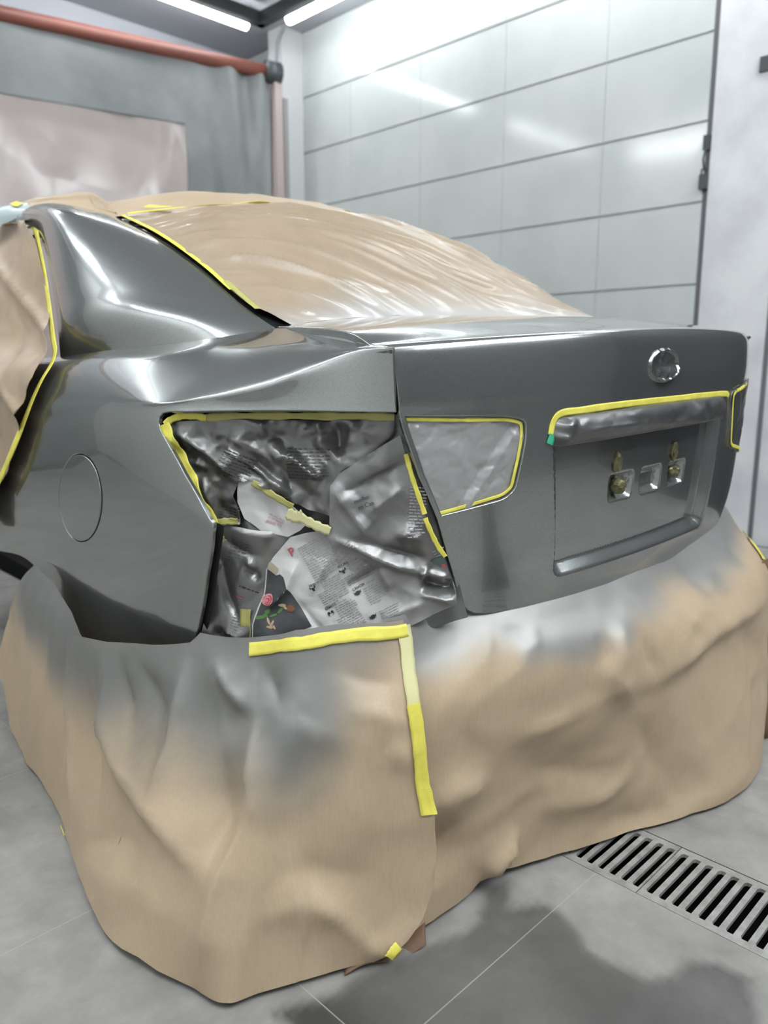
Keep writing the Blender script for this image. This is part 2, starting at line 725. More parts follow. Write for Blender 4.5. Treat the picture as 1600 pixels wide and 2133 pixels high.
def crease_disp(surf, creases):
    """folds in the sheet: (pixel polyline, width m, height m, ease towards both ends); straight flanks, one steeper than the other"""
    items = []
    for k, (px, wd_, amp, *rest) in enumerate(creases):
        st = surf.inv(px)
        items.append((surf.base(st), surf.normal(st).mean(0), wd_, amp, rest[0] if rest else 0.35, (.75, 1.9) if k % 2 else (1.9, .75)))

    def f(p):
        d = np.zeros(len(p))
        for P, nn, wd_, amp, ease, (kl, kr) in items:
            seg = np.linalg.norm(np.diff(P, axis=0), axis=1)
            Lt = seg.sum()
            best = np.full(len(p), 1e9)
            bt = np.zeros(len(p))
            sd = np.zeros(len(p))
            acc = 0
            for k in range(len(P) - 1):
                dd, t = seg_dist(p, P[k], P[k + 1])
                g = dd < best
                best = np.where(g, dd, best)
                bt = np.where(g, (acc + t * seg[k]) / Lt, bt)
                lat = np.cross(P[k + 1] - P[k], nn)
                lat /= max(np.linalg.norm(lat), 1e-9)
                sd = np.where(g, (p - P[k]) @ lat, sd)
                acc += seg[k]
            e = np.clip(np.minimum(bt, 1 - bt) / ease, 0, 1) if ease > 0 else np.ones(len(p))
            ww = wd_ * np.where(sd > 0, kr, kl)
            ee = wd_ * .09
            best = np.sqrt(best * best + ee * ee) - ee
            d += 1.25 * amp * (.12 + .88 * e) * (np.exp(-best / ww) - .12 * np.exp(-best / (wd_ * 3.5)))
        return d
    return f


# ================================================================ the spray bay
XW, CEIL = 4.62, 3.82
XL, YB, YF = -1.25, -2.6, 6.45
GX0, GX1 = 1.322, 1.533                      # drain channel


def onz(x, y, z):
    d = ray(x, y)
    return CAM + d * ((z - CAM[2]) / d[2])


def onx(x, y, X):
    d = ray(x, y)
    return CAM + d * ((X - CAM[0]) / d[0])


def structure(o):
    o['kind'] = 'structure'
    return o


# floor: large gray tiles with a wet stain, open along the drain channel
def floor_material():
    m = mat('gray_floor_tiles', (0.30, 0.295, 0.285), 0.42)
    N, L, b = nodes(m)
    geo = N.new('ShaderNodeNewGeometry')
    sep = N.new('ShaderNodeSeparateXYZ')
    L.new(geo.outputs['Position'], sep.inputs[0])

    def line(src, off, pitch, half):
        a = N.new('ShaderNodeMath'); a.operation = 'SUBTRACT'; a.inputs[1].default_value = off
        L.new(src, a.inputs[0])
        w = N.new('ShaderNodeMath'); w.operation = 'PINGPONG'; w.inputs[1].default_value = pitch / 2
        L.new(a.outputs[0], w.inputs[0])
        c = N.new('ShaderNodeMath'); c.operation = 'LESS_THAN'; c.inputs[1].default_value = half
        L.new(w.outputs[0], c.inputs[0])
        return c.outputs[0]
    lx, ly = line(sep.outputs[0], 0.703, 0.63, 0.0011), line(sep.outputs[1], 1.333 - 0.63, 0.63, 0.0011)
    mx = N.new('ShaderNodeMath'); mx.operation = 'MAXIMUM'
    L.new(lx, mx.inputs[0]); L.new(ly, mx.inputs[1])
    n1 = noise_node(m, 1.9, 8, 0.62)
    n2 = noise_node(m, 9, 6, 0.65)
    r1 = ramp(m, n1.outputs['Fac'], (0.235, 0.226, 0.213), (0.42, 0.405, 0.38), 0.32, 0.7)
    r2 = ramp(m, n2.outputs['Fac'], (0.72, 0.72, 0.72), (1.12, 1.12, 1.12), 0.3, 0.75)
    mul = N.new('ShaderNodeMix'); mul.data_type = 'RGBA'; mul.blend_type = 'MULTIPLY'; mul.inputs[0].default_value = 1
    L.new(r1.outputs[0], mul.inputs[6]); L.new(r2.outputs[0], mul.inputs[7])
    wet = attr(m, 'wet')
    c1 = mixrgb(m, wet.outputs['Fac'], mul.outputs[2], mixrgb(m, 0.92, mul.outputs[2], (0.030, 0.029, 0.028)))
    c2 = mixrgb(m, mx.outputs[0], c1, mixrgb(m, 0.6, c1, (0.42, 0.41, 0.39)))
    L.new(c2, b.inputs['Base Color'])
    L.new(mixval(m, wet.outputs['Fac'], 0.50, 0.40), b.inputs['Roughness'])
    bump(m, n2.outputs['Fac'], 0.12, 0.002)
    return m


WET = [[(560, 2110), (700, 2060), (850, 1990), (960, 1935), (1010, 1905), (1060, 1890), (1090, 1890), (1130, 1888), (1165, 1905), (1200, 1945), (1215, 1975),
        (1270, 2005), (1340, 2040), (1400, 2032), (1430, 2005), (1500, 2005), (1560, 2040), (1575, 2100), (1590, 2170), (1400, 2300), (900, 2300), (640, 2190)],
       [(985, 1900), (1020, 1850), (1065, 1835), (1070, 1870), (1050, 1895), (1035, 1955), (1000, 1950)]]


def make_floor():
    xs = np.unique(np.concatenate([np.arange(XL, 0.3, .2), np.arange(.3, GX0, .014), [GX0]]))
    xs2 = np.concatenate([[GX1], np.arange(GX1 + .02, 2.4, .05), np.arange(2.4, XW, .2), [XW]])
    ys = np.unique(np.concatenate([np.arange(YB, .2, .15), np.arange(.2, 1.5, .014), np.arange(1.5, YF, .2), [YF]]))
    V, Fc, wet = [], [], []
    polys = [np.array([onz(x, y, 0)[:2] for x, y in p]) for p in WET]
    for X in (xs, xs2):
        b = len(V)
        gx, gy = np.meshgrid(X, ys)
        P = np.stack([gx.ravel(), gy.ravel()], 1)
        wob = np.stack([vnoise(P[:, 0] * 14, P[:, 1] * 14, 3), vnoise(P[:, 0] * 14, P[:, 1] * 14, 4)], 1) * .012
        w = np.zeros(len(P))
        for pl in polys:
            d = poly_dist(P + wob, pl) * np.where(inside(P + wob, pl), 1, -1)
            w = np.maximum(w, np.clip(.5 + d / .022, 0, 1))
        w *= .82 + .18 * vnoise(P[:, 0] * 6, P[:, 1] * 6, 8)
        nx = len(X)
        V += [(x, y, 0.0) for x, y in P]
        wet += list(w)
        for j in range(len(ys) - 1):
            for i in range(nx - 1):
                a = b + j * nx + i
                Fc.append((a, a + 1, a + nx + 1, a + nx))
    # edges of the channel
    return structure(mesh_obj('floor', V, Fc, floor_material(), None, None, False, {'wet': wet}))


make_floor()
g = Geo()
g.box((GX0 - .02, YB, -.20), (GX1 + .02, YF, -.19)).box((GX0 - .02, YB, -.19), (GX0, YF, -.0005)).box((GX1, YB, -.19), (GX1 + .02, YF, -.0005))
structure(g.obj('trim_1', mat('dark_drain_channel', (0.010, 0.010, 0.011), 0.6)))


def make_grate(y0, y1, label):
    """cast drain grate from y0 (far) down to y1, slots across it"""
    m = bpy.data.materials.get('cast_drain_metal')
    if m is None:
        m = mat('cast_drain_metal', (0.36, 0.355, 0.34), 0.5, 0.15)
        n1 = noise_node(m, 30, 6, .65)
        r = ramp(m, n1.outputs['Fac'], (0.23, 0.225, 0.21), (0.42, 0.41, 0.39), .3, .7)
        m.node_tree.links.new(r.outputs[0], m.node_tree.nodes['Principled BSDF'].inputs['Base Color'])
    pitch, sl = 0.02625, 0.0145
    x0, x1, sx0, sx1, h = GX0 + .002, GX1 - .002, 1.343, 1.513, .008
    ga = Geo()
    top = -.0005
    n = int((y0 - y1) / pitch)
    ys = [y0 - (k + .62) * pitch for k in range(n)]
    ga.box((x0, y1, top - h), (sx0, y0, top)).box((sx1, y1, top - h), (x1, y0, top))
    prev = y0
    rnd = random.Random(int(y0 * 100))
    for y in ys:
        a, b = y + sl / 2 + rnd.uniform(-.0006, .0006), y - sl / 2 + rnd.uniform(-.0006, .0006)
        if b < y1 + .004:
            break
        ga.box((sx0 - .001, a, top - h), (sx1 + .001, prev, top - .0002))
        # rounded slot ends
        for xx, s in ((sx0, 1), (sx1, -1)):
            ga.add([(xx, a, top), (xx + s * .006, a, top), (xx, a - .004, top), (xx, a, top - h), (xx + s * .006, a, top - h), (xx, a - .004, top - h)], [(0, 1, 2), (0, 2, 5, 3), (1, 4, 5, 2), (3, 5, 4), (0, 3, 4, 1)])
        prev = b
    ga.box((sx0 - .001, y1, top - h), (sx1 + .001, prev, top - .0002))
    return setprops(ga.obj('drain_grate', m), label, 'drain grate', 'slotted drain grates in the floor channel')


make_grate(.6145, .1145, 'slotted metal drain grate nearest the camera, lying fully clear of the paper')
make_grate(1.1165, .6165, 'slotted metal drain grate running in under the brown paper skirt')

# right wall: glossy white panels with grooves, up to a door post
M_WALL = mat('white_gloss_panel', (0.60, 0.625, 0.615), 0.13)
_n = noise_node(M_WALL, 1.3, 5)
_r = ramp(M_WALL, _n.outputs['Fac'], (0.47, 0.495, 0.485), (0.55, 0.57, 0.56))
M_WALL.node_tree.links.new(_r.outputs[0], M_WALL.node_tree.nodes['Principled BSDF'].inputs['Base Color'])
M_GROOVE = mat('gray_groove', (0.42, 0.43, 0.43), 0.6)
M_POST = mat('painted_plaster', (0.62, 0.62, 0.64), 0.5)
_n = noise_node(M_POST, 3, 6)
_r = ramp(M_POST, _n.outputs['Fac'], (0.54, 0.54, 0.56), (0.68, 0.68, 0.69))
M_POST.node_tree.links.new(_r.outputs[0], M_POST.node_tree.nodes['Principled BSDF'].inputs['Base Color'])


def make_right_wall():
    me_v, me_f, mi = [], [], []
    zs = [0] + [z for z in (0.14, 0.59, 1.045, 1.499, 1.957, 2.391, 2.854, 3.30)] + [CEIL]
    yc = [YF, 5.78, 5.01, 4.235, 3.457, 2.69, 2.035]
    ga = Geo()
    ga.box((XW + .012, 2.0, 0), (XW + .06, YF, CEIL))
    n0 = len(ga.f)
    for i in range(len(yc) - 1):
        for j in range(len(zs) - 1):
            a, b = yc[i + 1] + (.0015 if i < 5 else 0), yc[i] - .0015
            lo, hi = zs[j] + .0075, zs[j + 1] - .0075
            ga.box((XW, a, lo), (XW + .013, b, hi))
    o = mesh_obj('wall_right', ga.v, ga.f, [M_WALL, M_GROOVE], None, None, False)
    o.data.polygons.foreach_set('material_index', [1 if k < n0 else 0 for k in range(len(ga.f))])
    structure(o)
    p = Geo()
    p.box((XW - .012, 1.62, 0), (XW + .06, 2.0, CEIL)).box((XW + .02, 1.15, 0), (XW + .06, 1.60, CEIL))
    structure(p.obj('trim_2', M_POST))
    q = Geo()
    q.box((XW + .004, 2.0, 0), (XW + .03, 2.035, CEIL)).box((XW + .004, 1.60, 0), (XW + .05, 1.62, CEIL))
    structure(q.obj('trim_3', mat('dark_door_gap', (0.13, 0.13, 0.14), 0.6)))


make_right_wall()
structure(Geo().box((XW + .02, YB, 0), (XW + .06, 1.15, CEIL)).obj('wall_right_open_bay', mat('dark_navy_shutter', (0.010, 0.011, 0.016), 0.55)))
M_CEIL = mat('gray_ceiling', (0.42, 0.43, 0.46), 0.7)
structure(Geo().box((XL - .1, YB - .1, CEIL), (XW + .1, YF + 4, CEIL + .06)).obj('ceiling', M_CEIL))
M_BACK = mat('pale_lilac_wall', (0.50, 0.51, 0.55), 0.6)
M_BRICK = mat('pink_washed_wall', (0.56, 0.44, 0.41), 0.7)
_n = noise_node(M_BRICK, 2.2, 3, .5, (1, 1, 5))
_r = ramp(M_BRICK, _n.outputs['Fac'], (0.42, 0.33, 0.31), (0.70, 0.58, 0.55))
M_BRICK.node_tree.links.new(_r.outputs[0], M_BRICK.node_tree.nodes['Principled BSDF'].inputs['Base Color'])
structure(Geo().box((XL - .1, YF + .0, 3.42), (XW + .1, YF + .08, CEIL)).obj('wall_back', M_BACK))
structure(Geo().box((XL - .1, YF + .9, 0), (XW + .1, YF + .98, CEIL)).obj('wall_beyond', M_BRICK))
structure(Geo().box((XL - .08, YB, 0), (XL, YF + .9, CEIL)).obj('wall_left', mat('white_side_wall', (0.78, 0.79, 0.78), 0.4)))
structure(Geo().box((XL, YB - .08, 0), (XW + .1, YB, CEIL)).obj('wall_rear', mat('gray_bay_wall', (0.10, 0.10, 0.105), 0.7)))
structure(Geo().box((XW + .012, YF, 0), (XW + .06, YF + .9, CEIL)).obj('wall_right_beyond', M_POST))

# corner column, pink painted post
structure(Geo().box((4.40, 5.62, 0), (XW, 5.80, CEIL)).obj('trim_4', mat('white_column', (0.60, 0.61, 0.61), 0.35)))


# ceiling tubes
M_LED3 = mat('led_tube_side', (1, 1, 1), 0.4, emit=TUBE_COLOR, strength=TUBE_STRENGTH * 1.9)
M_LED = mat('led_tube', (1, 1, 1), 0.4, emit=TUBE_COLOR, strength=TUBE_STRENGTH)
M_HOUSING = mat('white_housing', (0.75, 0.75, 0.75), 0.4)


def make_tube(a, b, label, r=.038, m=None):
    a, b = np.array(a, float), np.array(b, float)
    c = (a + b) / 2
    t = empty('tube_light', (c[0], c[1], CEIL), label, 'ceiling light', 'white tube lights under the ceiling')
    d = nrm(b - a)
    sd = np.array([-d[1], d[0], 0]) * .03
    ga = Geo()
    lo, hi = a[2] + .03, CEIL
    pts = [a - sd, a + sd, b + sd, b - sd]
    ga.add([(p[0], p[1], z) for z in (lo, hi) for p in pts], [(0, 3, 2, 1), (4, 5, 6, 7), (0, 1, 5, 4), (1, 2, 6, 5), (2, 3, 7, 6), (3, 0, 4, 7)])
    ga.obj('housing', M_HOUSING, t)
    Geo().tube([a, a + d * .01, b - d * .01, b], [r * .6, r, r, r * .6], 12).obj('tube', m or M_LED, t, True)
    return t


ZT = 3.68
make_tube((3.995, 5.53, ZT), (2.40, 5.53, ZT), 'glowing tube light over the curtain, left of the ceiling corner')
make_tube((4.16, 5.22, ZT), (4.16, 3.65, ZT), 'glowing tube light along the white wall, right of the ceiling corner')
make_tube((4.16, 3.35, ZT), (4.16, 1.75, ZT), 'second tube light along the white wall, past the frame top')
make_tube((4.16, 1.45, ZT), (4.16, -.15, ZT), 'third tube light along the white wall, towards the camera')
make_tube((1.71, 5.53, ZT), (0.12, 5.53, ZT), 'tube light over the left part of the gray curtain')
make_tube((-.45, 5.2, ZT), (-.45, 3.6, ZT), 'tube light over the left side of the bay, far end', .038, M_LED3)
make_tube((-.45, 2.9, ZT), (-.45, 1.3, ZT), 'tube light over the left side of the bay, beside the car', .038, M_LED3)
make_tube((-.45, .9, ZT), (-.45, -.7, ZT), 'tube light over the left side of the bay, behind the camera', .038, M_LED3)
BACKR = .075
M_LED_FILL = mat('led_tube_fill', (1, 1, 1), 0.4, emit=TUBE_COLOR, strength=TUBE_STRENGTH * 1.25)  # for unseen tubes added behind the camera to brighten the front of the scene
make_tube((.2, -.9, ZT), (1.8, -.9, ZT), 'first added fill tube across the bay behind the camera', BACKR, M_LED_FILL)
make_tube((2.1, -.9, ZT), (3.7, -.9, ZT), 'second added fill tube across the bay behind the camera', BACKR, M_LED_FILL)
make_tube((.2, -2.0, ZT), (1.8, -2.0, ZT), 'rearmost left added fill tube across the bay', BACKR, M_LED_FILL)
make_tube((2.1, -2.0, ZT), (3.7, -2.0, ZT), 'rearmost right added fill tube across the bay', BACKR, M_LED_FILL)


# black cable channel under the ceiling
def fat_line(pts, w, h, z):
    ga = Geo()
    for p, q in zip(pts[:-1], pts[1:]):
        p, q = np.array(p, float), np.array(q, float)
        d = nrm(q - p)
        s = np.array([-d[1], d[0]]) * w / 2
        e = d * w / 2
        k = [p - e - s, p - e + s, q + e + s, q + e - s]
        ga.add([(a[0], a[1], zz) for zz in (z, z + h) for a in k], [(0, 3, 2, 1), (4, 5, 6, 7), (0, 1, 5, 4), (1, 2, 6, 5), (2, 3, 7, 6), (3, 0, 4, 7)])
    return ga


M_BLACKMETAL = mat('dark_gray_metal', (0.05, 0.055, 0.06), 0.5)
fat_line([(0.2, 5.42), (4.05, 5.42), (4.05, 0.6)], .07, .09, 3.66).obj('cable_channel', M_BLACKMETAL)
setprops(bpy.data.objects['cable_channel'], 'dark angular cable channel bending under the ceiling corner', 'cable channel')
cond = [(4.25, 4.4, 3.74), (4.25, 5.2, 3.74), (4.27, 5.42, 3.72), (4.28, 5.52, 3.62), (4.28, 5.54, 3.5), (4.28, 5.54, 2.9)]
o = Geo().tube(cond, .016, 10).obj('conduit', mat('gray_conduit', (0.25, 0.26, 0.27), 0.4), None, True)
setprops(o, 'thin gray conduit bending down the corner beside the pipe end', 'conduit')

# curtain on its red-brown pipe
PR = np.array([4.21, 5.50, 3.379])
PD = nrm(np.array([2.243 - 4.21, 5.932 - 5.50, 0]))
PNRM = np.array([PD[1], -PD[0], 0])
PNRM = PNRM * np.sign(-PNRM[1])               # towards the camera
pipe = empty('curtain_pipe', tuple(PR + PD * 2.5 - np.array([0, 0, .05])), 'red-brown curtain pipe running across above the gray curtain', 'pipe')
M_RUST = mat('red_brown_steel', (0.20, 0.062, 0.042), 0.5)
Geo().tube([PR, PR + PD * 6.2], .052, 16).obj('pipe', M_RUST, pipe, True)
Geo().tube([PR - PD * .06, PR + PD * .07], .085, 16).obj('end_cap', M_BLACKMETAL, pipe, True)
post = Geo().box((4.20, 5.46, 0), (4.275, 5.53, 3.33))
o = post.obj('support_post', mat('faded_pink_steel', (0.44, 0.36, 0.345), 0.5))
setprops(o, 'faded pink steel post standing below the pipe end at the corner', 'post')
o = Geo().box((4.285, 5.46, 0), (4.33, 5.52, 3.2)).obj('gray_rail', mat('gray_rail_paint', (0.28, 0.27, 0.27), .5))
setprops(o, 'narrow gray rail beside the faded pink steel post', 'rail')
o.name = 'guide_rail'


def curtain_offset(s, z):
    k = np.exp(-((s - .28) / .3) ** 2)
    f = .035 * np.sin((s * 9 + (3.3 - z) * 1.3) * 2.2) * k + .02 * np.sin(s * 31 + z * 1.1) * np.exp(-(s / .3) ** 2)
    return f + .006 * np.sin(s * 3.1 + z * 2) + .004 * vnoise(s * 5, z * 3, 2)


def make_curtain():
    m = mat('gray_tarpaulin', (0.215, 0.225, 0.225), 0.5)
    n1 = noise_node(m, 1.6, 5)
    r = ramp(m, n1.outputs['Fac'], (0.17, 0.18, 0.18), (0.26, 0.27, 0.27))
    m.node_tree.links.new(r.outputs[0], m.node_tree.nodes['Principled BSDF'].inputs['Base Color'])
    mf = mat('clear_window_film', (0.60, 0.52, 0.505), 0.16, 0, 0, alpha=.6)
    cu_ = empty('curtain', tuple(PR + PD * 2.5 - np.array([0, 0, 3.3])), 'gray tarpaulin curtain with a clear film window, behind the car', 'curtain')
    S, Z = np.linspace(0.03, 6.0, 300), np.linspace(.03, 3.36, 120)
    w0, w1, z0, z1 = .752, 4.2, 1.0, 2.868
    S = np.unique(np.concatenate([S, [w0, w1]]))
    Z = np.unique(np.concatenate([Z, [z0, z1]]))

    def P(s, z, off=0):
        return PR[None, :] * [1, 1, 0] + PD[None, :] * s[:, None] + PNRM[None, :] * (curtain_offset(s, z) + off)[:, None] + np.stack([0 * z, 0 * z, z], 1)
    gs, gz = np.meshgrid(S, Z)
    V = P(gs.ravel(), gz.ravel())
    n = len(S)
    f = []
    for j in range(len(Z) - 1):
        for i in range(n - 1):
            cs, cz = (S[i] + S[i + 1]) / 2, (Z[j] + Z[j + 1]) / 2
            if w0 < cs < w1 and z0 < cz < z1:
                continue
            a = j * n + i
            f.append((a, a + 1, a + n + 1, a + n))
    o = mesh_obj('fabric', V, f, m, cu_)
    o.modifiers.new('thick', 'SOLIDIFY').thickness = .002
    S2, Z2 = np.linspace(w0, w1, 240), np.linspace(z0, z1, 140)
    gs, gz = np.meshgrid(S2, Z2)
    s, z = gs.ravel(), gz.ravel()
    wr = .012 * np.exp(-(z1 - z) / .25) * np.abs(vnoise(s * 9, z * 2.2, 4)) + .008 * vnoise(s * 4, z * 1.4, 7) + .006 * facet(s * 3.2, z * 2.4, 8)
    V = P(s, z, -.004 + wr)
    n = len(S2)
    f = [(j * n + i, j * n + i + 1, (j + 1) * n + i + 1, (j + 1) * n + i) for j in range(len(Z2) - 1) for i in range(n - 1)]
    o = mesh_obj('window_film', V, f, mf, cu_)
    o['label'] = 'clear wrinkled film window'


make_curtain()

# latch hardware on the right wall
lk = empty('door_latch', (XW, 2.02, 1.95), 'small black latch hanging at the panel edge beside the door post', 'latch')
rr = random.Random(5)
ga = Geo()
ga.box((XW - .03, 2.005, 2.23), (XW + .003, 2.04, 2.31))
ga.obj('keeper', M_BLACKMETAL, lk)
ga = Geo().tube([(XW - .03, 2.02, 2.24), (XW - .035, 2.03, 2.18), (XW - .03, 2.022, 2.12)], .006, 8)
ga.obj('chain', M_BLACKMETAL, lk, True)
ga = Geo().box((XW - .04, 2.0, 2.02), (XW - .004, 2.045, 2.10)).tube([(XW - .022, 2.04, 2.09), (XW - .022, 2.04, 2.13), (XW - .022, 2.01, 2.13), (XW - .022, 2.01, 2.09)], .006, 8)
ga.obj('padlock', M_BLACKMETAL, lk)
o = Geo().box((XW - .03, 1.62, 2.57), (XW - .012, 1.762, 2.645)).obj('wall_box', M_BLACKMETAL)
setprops(o, 'black box fixed high on the pale door post at the right edge', 'box')


# ================================================================ the car (parked, stripped of its bumper and lamps, masked for spraying)
CARLOC = W([0, 2.35, -1.06])
CARLOC[2] = 0.0
car = empty('car', tuple(CARLOC), 'gray metallic sedan with fresh paint, rear bumper off, masked with paper and film', 'car')
HW = 0.626                                         # half width of the trunk lid at its upper rear edge


def vr(u):
    return .817 + .25 * u * u + .35 * u ** 4 - (u > 0) * .050 * (abs(u) / .63) ** 3


def wr(u):
    return .014 - .046 * u * u


# ---- trunk lid: top, edge and rear face in one smooth sheet; s = u, t runs from the window base over the edge and down
LU = np.linspace(-.70, .70, 15)
LROWS = []
for k in range(13):
    row = []
    for u in LU:
        vb, wb = 1.475 - .39 * u * u, .072 - .085 * u * u
        ve, we = vr(u), wr(u)
        cr = 0.0
        if k == 0:
            p = (vb, wb)
        elif k == 1:
            p = (vb * .66 + ve * .34, wb * .66 + we * .34 + .010)
        elif k == 2:
            p = (vb * .33 + ve * .67, wb * .33 + we * .67 + .013)
        else:
            dv, dw = [(.050, .006), (.014, .0035), (.002, -.006), (-.003, -.030), (-.004, -.085), (.000, -.135), (.002, -.22), (.008, -.33), (.019, -.43), (.042, -.525)][k - 3]
            p = (ve + dv, we + dw)
        row.append((u, p[0], p[1]))
    LROWS.append(row)
LID_NET = np.array(LROWS)
_lid_fn = net_fn(LID_NET)
LT = np.concatenate([[0], np.cumsum(np.linalg.norm(np.diff(LID_NET[:, 7], axis=0), axis=1))])   # arc length at the centre line


def lid_fn(st):
    st = np.atleast_2d(st)
    q = np.stack([(st[:, 0] + .70) / .1, np.interp(st[:, 1], LT, np.arange(13))], 1)
    return _lid_fn(q)


LID = Surf(lid_fn, (-.70, .70, 0, LT[-1]), -1, (1, 1))
if np.dot(LID.normal([[0, LT[8]]])[0], [0, -1, 0]) < 0:
    LID.flip *= -1


def tw(w, u=0.0):
    """lid parameter t at a height w on the rear face"""
    ts = np.linspace(LT[5], LT[-1], 400)
    p = lid_fn(np.stack([np.full(400, u), ts], 1))
    return float(np.interp(-w, -p[:, 2], ts))


def lidpx(px):
    return LID.inv(px)


def sdf_round(p, poly):
    return poly_dist(p, poly) * np.where(inside(p, poly), -1, 1)


_rb = lidpx([(1205, 1192)])[0]
_rt = lidpx([(1135, 905)])[0]
REC_B, REC_T = _rb[1], tw(-.125)
REC = round_poly([(-.335, REC_T), (.335, REC_T), (.300, REC_B), (-.300, REC_B)], [.02, .02, .03, .03])
POCKC = [cv(x, y, vr(0) + .036) for x, y in ((1292, 1014), (1353, 999), (1411, 985))]
POCKP = []
for c in POCKC:
    _pc = tw(c[2])
    POCKP.append(round_poly([(c[0] - .047, _pc - .030), (c[0] + .047, _pc - .030), (c[0] + .044, _pc + .030), (c[0] - .044, _pc + .030)], .014))


def sstep(x):
    x = np.clip(x, 0, 1)
    return x * x * (3 - 2 * x)


def lid_disp(st, p):
    d = -.026 * sstep(-(sdf_round(st, REC)) / .026)
    for q in POCKP:
        d -= .016 * sstep(-(sdf_round(st, q)) / .012)
    return d


LIDB = Surf(lid_fn, LID.dom, LID.flip, (1, 1))      # undisplaced twin, for things lying on the lid
LID.disp = lid_disp

# lid outline: left edge from the photograph's gap, mirrored to the right
gap_top = lidpx([(827, 792), (834, 862), (849, 915), (876, 995), (914, 1082), (932, 1150), (952, 1218)])
edge_t = LT[5]
left = [(-.585, .004), (-.592, .07), (-.600, LT[1]), (-.612, LT[2]), (-.620, LT[3]), (-HW + .006, edge_t)]
left += [tuple(p) for p in gap_top]
bl = lidpx([(985, 1276)])[0]
b2 = lidpx([(1100, 1264), (1210, 1242)])
tb = max(b2[1][1], b2[0][1])
left += [tuple(p) for p in lidpx([(960, 1246), (966, 1259), (975, 1269), (990, 1276), (1015, 1277)])]
left += [tuple(b2[0]), (b2[1][0], tb)]
right = [(-a, b) for a, b in left[::-1]]
LID_OUT = np.array(left + [(0, tb + .002)] + right)
# lamp recess in the lid, left traced, right mirrored
lamp_px = [(832, 866), (1062, 866), (1098, 874), (1099, 912), (1076, 1022), (1052, 1042), (908, 1079), (874, 995), (845, 912)]
LAMP = lidpx(lamp_px)
LAMP = round_poly(LAMP, [.004, .012, .014, .02, .014, .018, .004, .004, .004])
LAMP_IN = LAMP.copy()
hole = LAMP_IN
# the lamp reaches the lid's side edge: build the hole slightly inside it so that a thin rail is left
LAMP_R = np.array([(-a, b) for a, b in LAMP])[::-1]
ex = []
for q, r in [(REC, .03)] + [(p, .012) for p in POCKP]:
    c = q.mean(0)
    for k in np.linspace(.86, 1.06, 9):
        ex.append(c + (resample(q, .006) - c) * k)
ex = np.concatenate(ex)
cut = [tuple(p) for p in LID_OUT]


def shrink_left(poly, du):
    """keep the lamp hole a few millimetres off the lid's side edge"""
    out = []
    e = np.array([(p[0], p[1]) for p in left])
    for a, b in poly:
        lim = np.interp(b, e[5:13, 1], e[5:13, 0]) + du
        out.append((max(a, lim), b))
    return np.array(out)


LAMP = shrink_left(LAMP, .005)
LAMP_R = np.array([(-a, b) for a, b in LAMP])[::-1]
lid = build('trunk_lid', LID, LID_OUT, M_PAINT, .009, [LAMP, LAMP_R], .014, .0028, car, extra=ex)

# ---- left rear quarter: shoulder, side and rear corner
Q = np.zeros((9, 11, 3))
top = [(-.865, 2.80, -.03), (-.845, 2.40, -.022), tuple(cu(125, 742, -.80)), tuple(cu(248, 725, -.78)), tuple(cu(400, 708, -.71)), tuple(cu(577, 684, -.60)),
       tuple(cu(640, 695, -.606)), tuple(cu(692, 706, -.612)), tuple(cu(737, 714, -.618)), tuple(cu(780, 719, -.623)), tuple(cu(816, 724, -HW - .002))]
cre = [(-.885, 2.80, -.085), (-.882, 2.40, -.075), (-.878, 2.0, -.066), (-.876, 1.70, -.062), (-.872, 1.46, -.068), tuple(cu(345, 828, -.868)),
       tuple(cu(450, 815, -.822)), tuple(cu(560, 797, -.768)), tuple(cu(648, 772, -.712)), tuple(cu(738, 744, -.660)), tuple(cu(819, 735, -HW - .004))]
bel = [(-.893, 2.80, -.15), (-.896, 2.40, -.14), (-.898, 2.0, -.13), (-.897, 1.70, -.125), (-.893, 1.48, -.120), tuple(cu(334, 857, -.880)),
       tuple(cu(420, 854, -.845)), tuple(cu(520, 853, -.79)), tuple(cu(620, 853, -.733)), tuple(cu(725, 855, -.676)), tuple(cu(826, 857, -.622))]
bot = [tuple(cu(-60, 1140, -.875)), tuple(cu(0, 1147, -.873)), tuple(cu(52, 1162, -.872)), tuple(cu(100, 1215, -.870)), tuple(cu(178, 1338, -.868)), tuple(cu(393, 1366, -.858))]
Q[0], Q[2], Q[3] = top, cre, bel
for i in range(11):
    a, b = np.array(top[i]), np.array(cre[i])
    m_ = (a + b) / 2
    up_ = .012 + .010 * min(1, i / 5) if i < 6 else .022 * (10 - i) / 5 + .002
    out_ = np.array([-.4, -.2, 1.0]) * up_ * .7
    Q[1, i] = m_ + out_
edge5 = [tuple(cu(388, 975, -.886)), tuple(cu(420, 1087, -.888)), tuple(cu(422, 1200, -.882)), tuple(cu(411, 1300, -.871)), bot[5]]
for i in range(6):
    a, b = np.array(bel[i]), np.array(bot[i])
    for k, f in enumerate((.22, .46, .70, .88, 1.0)):
        if i == 5:
            Q[4 + k, i] = edge5[k]
        else:
            p = a * (1 - f) + b * f
            p[0] -= .012 * math.sin(math.pi * min(f, 1)) * (1 - .3 * f)
            Q[4 + k, i] = p
for i in range(6, 11):                                      # below the lamp edge the net just runs on round the corner
    uu = (-.845, -.79, -.733, -.676, -.622)[i - 6]
    for k, (ex_, ey_) in enumerate(((388, 975), (420, 1087), (422, 1200), (411, 1300), (393, 1366))):
        Q[4 + k, i] = cu(ex_ + 90 * (i - 5), ey_ - 4 * (i - 5), uu)
q_fn = net_fn(Q)
QUART = Surf(q_fn, q_fn.dom, 1, (.16, .11))
if np.dot(QUART.normal([[3, 4]])[0], [-1, 0, 0]) < 0:
    QUART.flip = -1
